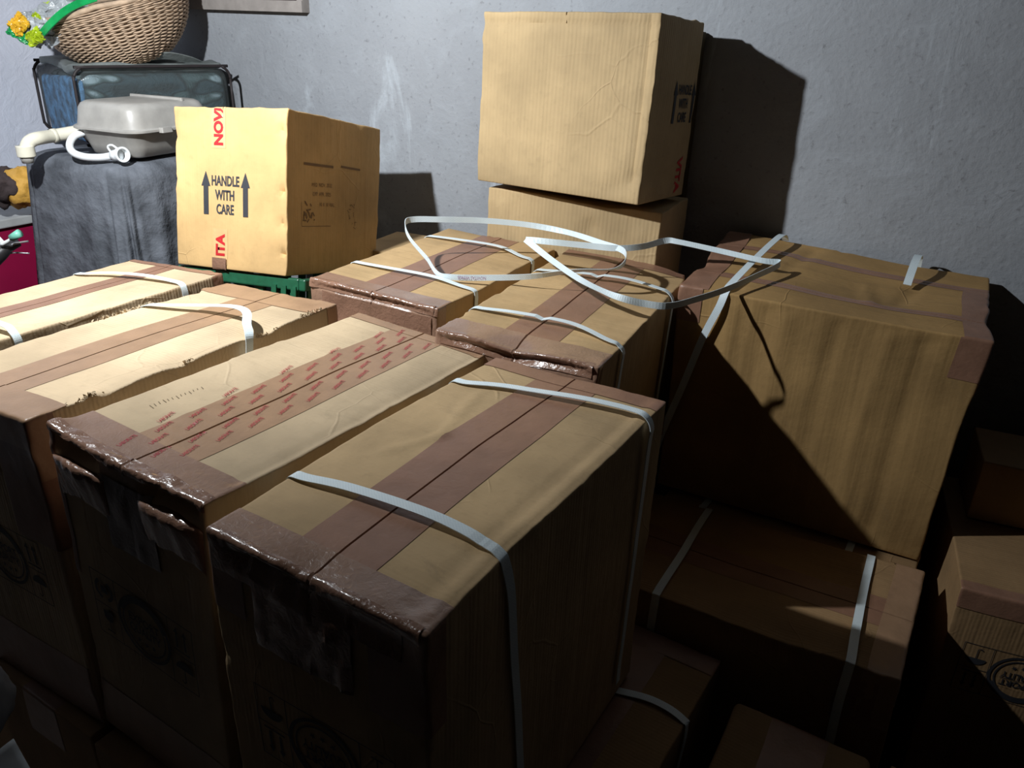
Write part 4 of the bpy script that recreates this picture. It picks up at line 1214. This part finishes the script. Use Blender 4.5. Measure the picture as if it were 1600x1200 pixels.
link_mesh('weave', V, F, M['wicker'], bk)
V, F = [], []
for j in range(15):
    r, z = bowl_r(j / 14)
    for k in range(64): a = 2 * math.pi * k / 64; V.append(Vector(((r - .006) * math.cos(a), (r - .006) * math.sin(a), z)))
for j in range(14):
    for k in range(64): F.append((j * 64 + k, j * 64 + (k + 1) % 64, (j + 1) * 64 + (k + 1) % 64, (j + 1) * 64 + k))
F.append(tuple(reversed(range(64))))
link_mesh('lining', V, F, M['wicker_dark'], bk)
rr, zz = bowl_r(1)
tube('rim', [Vector((rr * math.cos(R_(a)), rr * math.sin(R_(a)), zz + .004 * math.sin(R_(a * 7)))) for a in range(0, 361, 10)], .008, M['wicker'], bk, n=2, seg=8)

M['green_foil'] = plain('green_plastic_film', (0.01, 0.30, 0.08), 0.22, nscale=20, bstr=.8, bdist=.01, var=.3)
M['silver_foil'] = plain('silvery_clear_film', (0.42, 0.45, 0.47), 0.16, nscale=24, bstr=1.0, bdist=.015, var=.3)
M['gold_foil'] = plain('gold_film', (0.78, 0.45, 0.03), 0.25, nscale=24, bstr=.9, bdist=.01, var=.3)
M['lime_foil'] = plain('lime_film', (0.42, 0.55, 0.02), 0.25, nscale=24, bstr=.9, bdist=.01, var=.3)
def crumpled(name, c, axes, dims, mat, parent, seed, amp=.012, n=14, lab=None):
    """pillow packet: a closed thin bag with crumples"""
    ax, ay, az = axes; V, F = [], []
    for s in (1, -1):
        i0 = len(V)
        for a in range(n + 1):
            for b_ in range(n + 1):
                u, v = a / n * 2 - 1, b_ / n * 2 - 1
                h = max(0, (1 - u ** 4) * (1 - v ** 4)) ** .6 * dims[2] / 2
                q = Vector((u * 3, v * 3, s)) + Vector((seed * 7.7, 0, 0))
                w = noise.noise_vector(q * 1.5) * amp
                edge_w = noise.noise_vector(Vector((u * 4, v * 4, seed))) * amp
                p = ax * (u * dims[0] / 2) + ay * (v * dims[1] / 2) + az * (s * h) + (w * (1 if h > 0 else 0) * min(1, h / (dims[2] * .25))) + edge_w
                V.append(c + p)
        for a in range(n):
            for b_ in range(n):
                q = (i0 + a * (n + 1) + b_, i0 + (a + 1) * (n + 1) + b_, i0 + (a + 1) * (n + 1) + b_ + 1, i0 + a * (n + 1) + b_ + 1)
                F.append(q if s > 0 else q[::-1])
    o = link_mesh(name, V, F, mat, parent, smooth=False)
    if lab: o['label'] = lab
    return o
pk = empty('plastic_packet', pix(60, 50, 2.62))
tag(pk, 'crinkled plastic bag in green, silver and yellow spilling over the left rim of the basket', 'bag')
po = pk.location.copy()
I3 = (Vector((1, 0, 0)), Vector((0, 0, 1)), Vector((0, -1, 0)))
def tilt(deg, lean=0):
    c, s = math.cos(R_(deg)), math.sin(R_(deg)); return (Vector((c, 0, s)), Vector((-s, .15, c)), Vector((0, -1, .15)))
crumpled('film', pix(95, 28, 2.66) - po, tilt(28), (.19, .11, .05), M['silver_foil'], pk, 1, .014)
crumpled('film', pix(50, 46, 2.60) - po, tilt(-20), (.07, .09, .035), M['silver_foil'], pk, 2, .010)
crumpled('gold_corner', pix(30, 38, 2.57) - po, tilt(40), (.055, .050, .02), M['gold_foil'], pk, 3, .008, lab='crumpled gold end')
crumpled('green_panel', pix(30, 55, 2.575) - po, tilt(-28), (.07, .024, .018), M['green_foil'], pk, 4, .006, lab='green strip')
crumpled('yellow_panel', pix(54, 58, 2.565) - po, tilt(30), (.05, .04, .02), M['lime_foil'], pk, 5, .006, lab='yellow-green patch')
crumpled('yellow_panel', pix(58, 27, 2.60) - po, tilt(-50), (.028, .018, .012), M['lime_foil'], pk, 6, .004)
crumpled('film', pix(100, 4, 2.68) - po, tilt(22), (.14, .04, .03), M['lime_foil'], pk, 7, .008)
gs = [pix(66, 52, 2.575), pix(80, 36, 2.575), pix(98, 20, 2.58), pix(120, 7, 2.59), pix(150, -4, 2.60)]
ribbon('green_edge', rel(gs, po), [Vector((.5, -.3, -.8))] * 5, .022, .004, M['green_foil'], pk)

# ------------------------------------------------------------------ far left: sheet on wall, cupboard, yellow sack, handle and brush
M['sheet'] = clear_mat('white_plastic_sheet', (0.72, 0.75, 0.86), 1.0, .45, .5)
V, F = [], []
nu, nz_ = 60, 40
for i in range(nu + 1):
    for j in range(nz_ + 1):
        v = -WD + .04 + i / nu * 1.9; z = .35 + j / nz_ * 2.1
        V.append(room(UL + .018 + noise.noise(Vector((v * 5, z * 5, 2))) * .012, v, z))
for i in range(nu):
    for j in range(nz_):
        a = i * (nz_ + 1) + j; F.append((a, a + 1, a + nz_ + 2, a + nz_ + 1))
o = link_mesh('plastic_sheet', V, F, M['sheet'])
so_ = o.modifiers.new('thickness', 'SOLIDIFY'); so_.thickness = .0015
tag(o, 'bluish white plastic sheet hung over the left wall', 'sheet')

M['magenta'] = plain('deep_magenta_laminate', (0.30, 0.008, 0.055), 0.35, nscale=8, var=.1)
M['stone'] = plain('grey_stone_top', (0.42, 0.43, 0.43), 0.6, nscale=20, var=.1)
cab = empty('cupboard', room(-2.78, -1.2, 0))
tag(cab, 'deep magenta cupboard with a grey top at the left edge behind the dark cloth', 'cupboard')
def rbox(name, u0, u1, v0, v1, z0, z1, mat, root, bev=.004):
    c = [room(u, v, z) - root.location for u in (u0, u1) for v in (v0, v1) for z in (z0, z1)]
    F = [(0, 1, 3, 2), (4, 6, 7, 5), (0, 4, 5, 1), (2, 3, 7, 6), (0, 2, 6, 4), (1, 5, 7, 3)]
    o = link_mesh(name, c, F, mat, root, smooth=False)
    b = o.modifiers.new('bevel', 'BEVEL'); b.width = bev; b.segments = 2
    return o
ztab = CAMZ - .615
rbox('body', UL + .035, -2.635, -1.75, -.75, 0, ztab - .03, M['magenta'], cab)
rbox('worktop', UL + .035, -2.62, -1.76, -.74, ztab - .028, ztab, M['stone'], cab)

M['yellow'] = plain('yellow_cloth_bundle', (0.62, 0.34, 0.06), .7, nscale=14, bstr=.7, bdist=.02, var=.2)
M['darkcloth'] = plain('dark_brown_cloth', (0.05, 0.035, 0.035), .9, nscale=14, bstr=.7, bdist=.02, var=.4)
def blob(name, c, r, mat, parent, seed, amp=.15, sub=4, org=Vector((0, 0, 0)), zmin=None):
    bm = bmesh.new(); bmesh.ops.create_icosphere(bm, subdivisions=sub, radius=1)
    for v in bm.verts:
        n = v.co.copy(); k = 1 + noise.noise(n * 1.7 + Vector((seed, 0, 0))) * amp * 2 + noise.noise(n * 4 + Vector((seed, 0, 0))) * amp
        v.co = Vector((n.x * r[0] * k, n.y * r[1] * k, n.z * r[2] * k)) + c
        if zmin is not None and v.co.z + org.z < zmin: v.co.z = zmin - org.z
    me = bpy.data.meshes.new(name); bm.to_mesh(me); bm.free()
    for p in me.polygons: p.use_smooth = True
    me.materials.append(mat)
    o = bpy.data.objects.new(name, me); COL.objects.link(o)
    if parent: o.parent = parent
    return o
yc = pix(32, 293, 2.52)
o = blob('cloth_bundle', Vector((0, 0, 0)), (.055, .05, .062), M['yellow'], None, 3, .12, org=yc, zmin=ztab + .002); o.location = yc
tag(o, 'yellow bundle on the grey cupboard top beside the dark cloth', 'bundle')
dc = pix(6, 290, 2.50)
o = blob('dark_garment', Vector((0, 0, 0)), (.05, .06, .055), M['darkcloth'], None, 8, .2, org=dc, zmin=ztab + .002); o.location = dc
tag(o, 'dark crumpled garment at the left edge on the cupboard top', 'garment')

M['black'] = plain('black_rubber', (0.02, 0.02, 0.022), .45)
M['chrome'] = plain('bright_steel', (0.75, 0.77, 0.8), .25, metal=.8, var=.05)
M['mint'] = plain('mint_plastic', (0.22, 0.62, 0.48), .4, var=.15, nscale=60)
hb = [pix(-30, 425, 2.05), pix(0, 396, 2.08), pix(14, 386, 2.10), pix(30, 379, 2.12), pix(48, 377, 2.14)]
hr = empty('bent_handle', hb[0]); tag(hr, 'black bent handle with bright wire at the left edge before the magenta cupboard', 'handle')
tube('grip', rel(hb[:3] + [hb[3]], hb[0]), [.022, .020, .014, .010], M['black'], hr, n=6)
w_ = tube('wire', rel([pix(6, 399, 2.10), pix(22, 395, 2.10), pix(46, 396, 2.11)], hb[0]), .0022, M['chrome'], hr, n=6, seg=6)
tube('wire', rel([pix(10, 388, 2.10), pix(22, 381, 2.10), pix(44, 377, 2.13)], hb[0]), .003, M['chrome'], hr, n=6, seg=6)
tube('stem', rel([pix(-30, 395, 2.05), pix(-5, 380, 2.08), pix(4, 374, 2.09)], hb[0]), .012, M['pvc_white'], hr, n=6)
bs = [pix(2, 382, 2.07), pix(12, 377, 2.07), pix(18, 372, 2.07), pix(31, 364, 2.07)]
br_ = empty('small_brush', bs[0]); tag(br_, 'small mint green tipped brush at the left edge before the magenta cupboard', 'brush')
tube('neck', rel(bs[:3], bs[0]), [.006, .003], M['pvc_white'], br_, n=4, seg=8)
tube('head', rel(bs[2:], bs[0]), [.010, .011], M['mint'], br_, n=1, seg=10)

# ------------------------------------------------------------------ cloth hanging at top, behind the basket
M['greycloth'] = plain('pale_grey_hanging_cloth', (0.30, 0.31, 0.33), .9, nscale=20, bstr=.5, var=.1)
V, F = [], []
l0, l1 = on_wall(283, 13), on_wall(331, 11)
ua, ub, zb = l0.dot(U), l1.dot(U), l1.z
for i in range(25):
    for j in range(13):
        u = ua - .05 + (ub - ua + .05) * i / 24; z = zb + .30 * j / 12 - .008 * math.sin(math.pi * i / 24)
        V.append(room(u, -WD + .10 + .012 * math.sin(i * .9) * (1 - j / 14), z))
for i in range(24):
    for j in range(12): a = i * 13 + j; F.append((a, a + 13, a + 14, a + 1))
hg = link_mesh('hanging_cloth', V, F, M['greycloth'])
so_ = hg.modifiers.new('thickness', 'SOLIDIFY'); so_.thickness = .006
tag(hg, 'lower edge of a pale grey cloth hanging high behind the basket', 'cloth')
ck = room(ub, -WD + .115, zb + .004)
tube('clip', [ck, ck + Vector((.012, 0, -.002)), ck + Vector((.014, 0, .014))], .002, M['chrome'], hg, n=1, seg=6)

# ------------------------------------------------------------------ bottom left corner: grey fabric thing and paper
M['greyfab'] = plain('dark_grey_fabric', (0.10, 0.10, 0.11), .9, nscale=30, bstr=.4)
gb = pix(-50, 1125, .50)
o = blob('fabric_bag', Vector((0, 0, 0)), (.028, .05, .034), M['greyfab'], None, 2, .06); o.location = gb
tag(o, 'dark grey fabric bulge at the bottom left corner', 'bag')

M['paper'] = plain('bluish_white_paper', (0.75, 0.80, 0.83), .7, nscale=30, var=.06)
pc = pix(0, 1215, .53)
V, F = [], []
for i in range(9):
    for j in range(9):
        a, b = (i / 8 - .5) * .05, (j / 8 - .5) * .05
        V.append(Vector((a * .72 - b * .70, (a * .70 + b * .72) * .8, (a * .70 + b * .72) * .5 + .003 * noise.noise(Vector((a * 60, b * 60, 1))))))
for i in range(8):
    for j in range(8): k = i * 9 + j; F.append((k, k + 9, k + 10, k + 1))
o = link_mesh('paper_sheet', V, F, M['paper']); o.location = pc
so_ = o.modifiers.new('thickness', 'SOLIDIFY'); so_.thickness = .0008
tag(o, 'corner of crumpled white paper at the very bottom left', 'paper')

# ------------------------------------------------------------------ the two loose strap loops
def sloop(name, label, pts, width, wd, closed=True):
    P = [pixz(px, py, z) for px, py, z in pts]
    c = sum(P, Vector()) / len(P)
    wds = wd if isinstance(wd, list) else [wd] * len(P)
    o = ribbon(name, [p - c for p in P], [Vector(w) for w in wds], width, .0011, M['strap'], None, n=8, closed=closed)
    o.location = c
    tag(o, label, 'strap')
    return o
ZS = CAMZ - .515
VZ = (0, 0, 1)
T1 = (0.15, 0.5, 0.85)
lp1 = [(668, 405, ZS + .030), (684, 428, ZS + .004), (705, 433, ZS + .002), (760, 434, ZS + .004), (830, 432, ZS + .016), (900, 423, ZS + .036), (955, 421, ZS + .040), (976, 410, ZS + .048), (974, 392, ZS + .058),
       (940, 380, ZS + .060), (890, 364, ZS + .066), (830, 352, ZS + .074), (760, 345, ZS + .082), (690, 343, ZS + .088), (645, 343, ZS + .090), (633, 350, ZS + .084), (640, 372, ZS + .064)]
wd1 = [(.2, -.5, .8), (.1, -.3, .9), VZ, VZ, (0, -.3, .9), (.0, -.7, .7), (0, -.8, .5), (0, -.2, 1), (0, .4, .9), (0, .7, .7), (0, .7, .7), VZ, VZ, VZ, VZ, (0, -.2, 1), (.2, -.6, .7)]
l1_ = sloop('loose_strap', 'loose pale strap loop with small printed letters, lying over the left far-row carton', lp1, .0135, wd1)
lp2 = [(821, 374, ZS + .060), (860, 405, ZS + .045), (905, 436, ZS + .034), (945, 456, ZS + .022), (972, 466, ZS + .018), (1005, 474, ZS + .008), (1045, 478, ZS + .004), (1090, 467, ZS + .007), (1135, 452, ZS + .013), (1180, 432, ZS + .026), (1219, 412, ZS + .036),
       (1190, 407, ZS + .040), (1120, 391, ZS + .050), (1060, 378, ZS + .062), (1040, 376, ZS + .064), (1005, 385, ZS + .060), (965, 388, ZS + .058), (920, 384, ZS + .058), (870, 379, ZS + .060)]
wd2 = [(.2, .7, .7), (.35, .75, .4), (.35, .75, .4), (.35, .75, .4), (.2, .5, .8), (0, .2, 1), VZ, VZ, VZ, VZ, (0, .2, 1), (0, .7, .7), (0, .7, .7), (0, .7, .7), (0, .5, .9), (0, .1, 1), VZ, VZ, VZ]
l2_ = sloop('loose_strap', 'loose pale strap loop folded to a point, reaching onto the wide wall carton', lp2, .0140, wd2)
# letters on the first loop: read back to front from this side
P = [pixz(px, py, z) for px, py, z in ((703, 433, ZS + .002), (772, 435, ZS + .005))]
ax = (P[1] - P[0]).normalized(); up_ = (Vector(VZ) - ax * ax.z).normalized(); nn = ax.cross(up_)
if nn.dot(Vector((0, -1, 0))) < 0: nn = -nn
V, Fc2 = text_polys('NOVITAS WINGS', .0105, .0001, .78)
cen = (P[0] + P[1]) / 2
link_mesh('printed_letters', [cen + ax * (-x) + up_ * (-y) * 1.0 + nn * .0012 - l1_.location for x, y in V], Fc2, M['purple'], l1_, smooth=False)

# ------------------------------------------------------------------ turn the finished place so the walls follow the axes
for o in list(SC.objects):
    if o.parent is None and o.type in ('MESH', 'EMPTY'):
        if o.type == 'MESH' and o.location.length < 1e-9 and not o.children:
            o.data.transform(SPIN)
        elif o.type == 'MESH' and o.location.length < 1e-9:
            o.data.transform(SPIN)
            for c in o.children: c.data.transform(SPIN)
        else:
            o.matrix_world = SPIN @ (Matrix.Translation(o.location) @ o.rotation_euler.to_matrix().to_4x4())
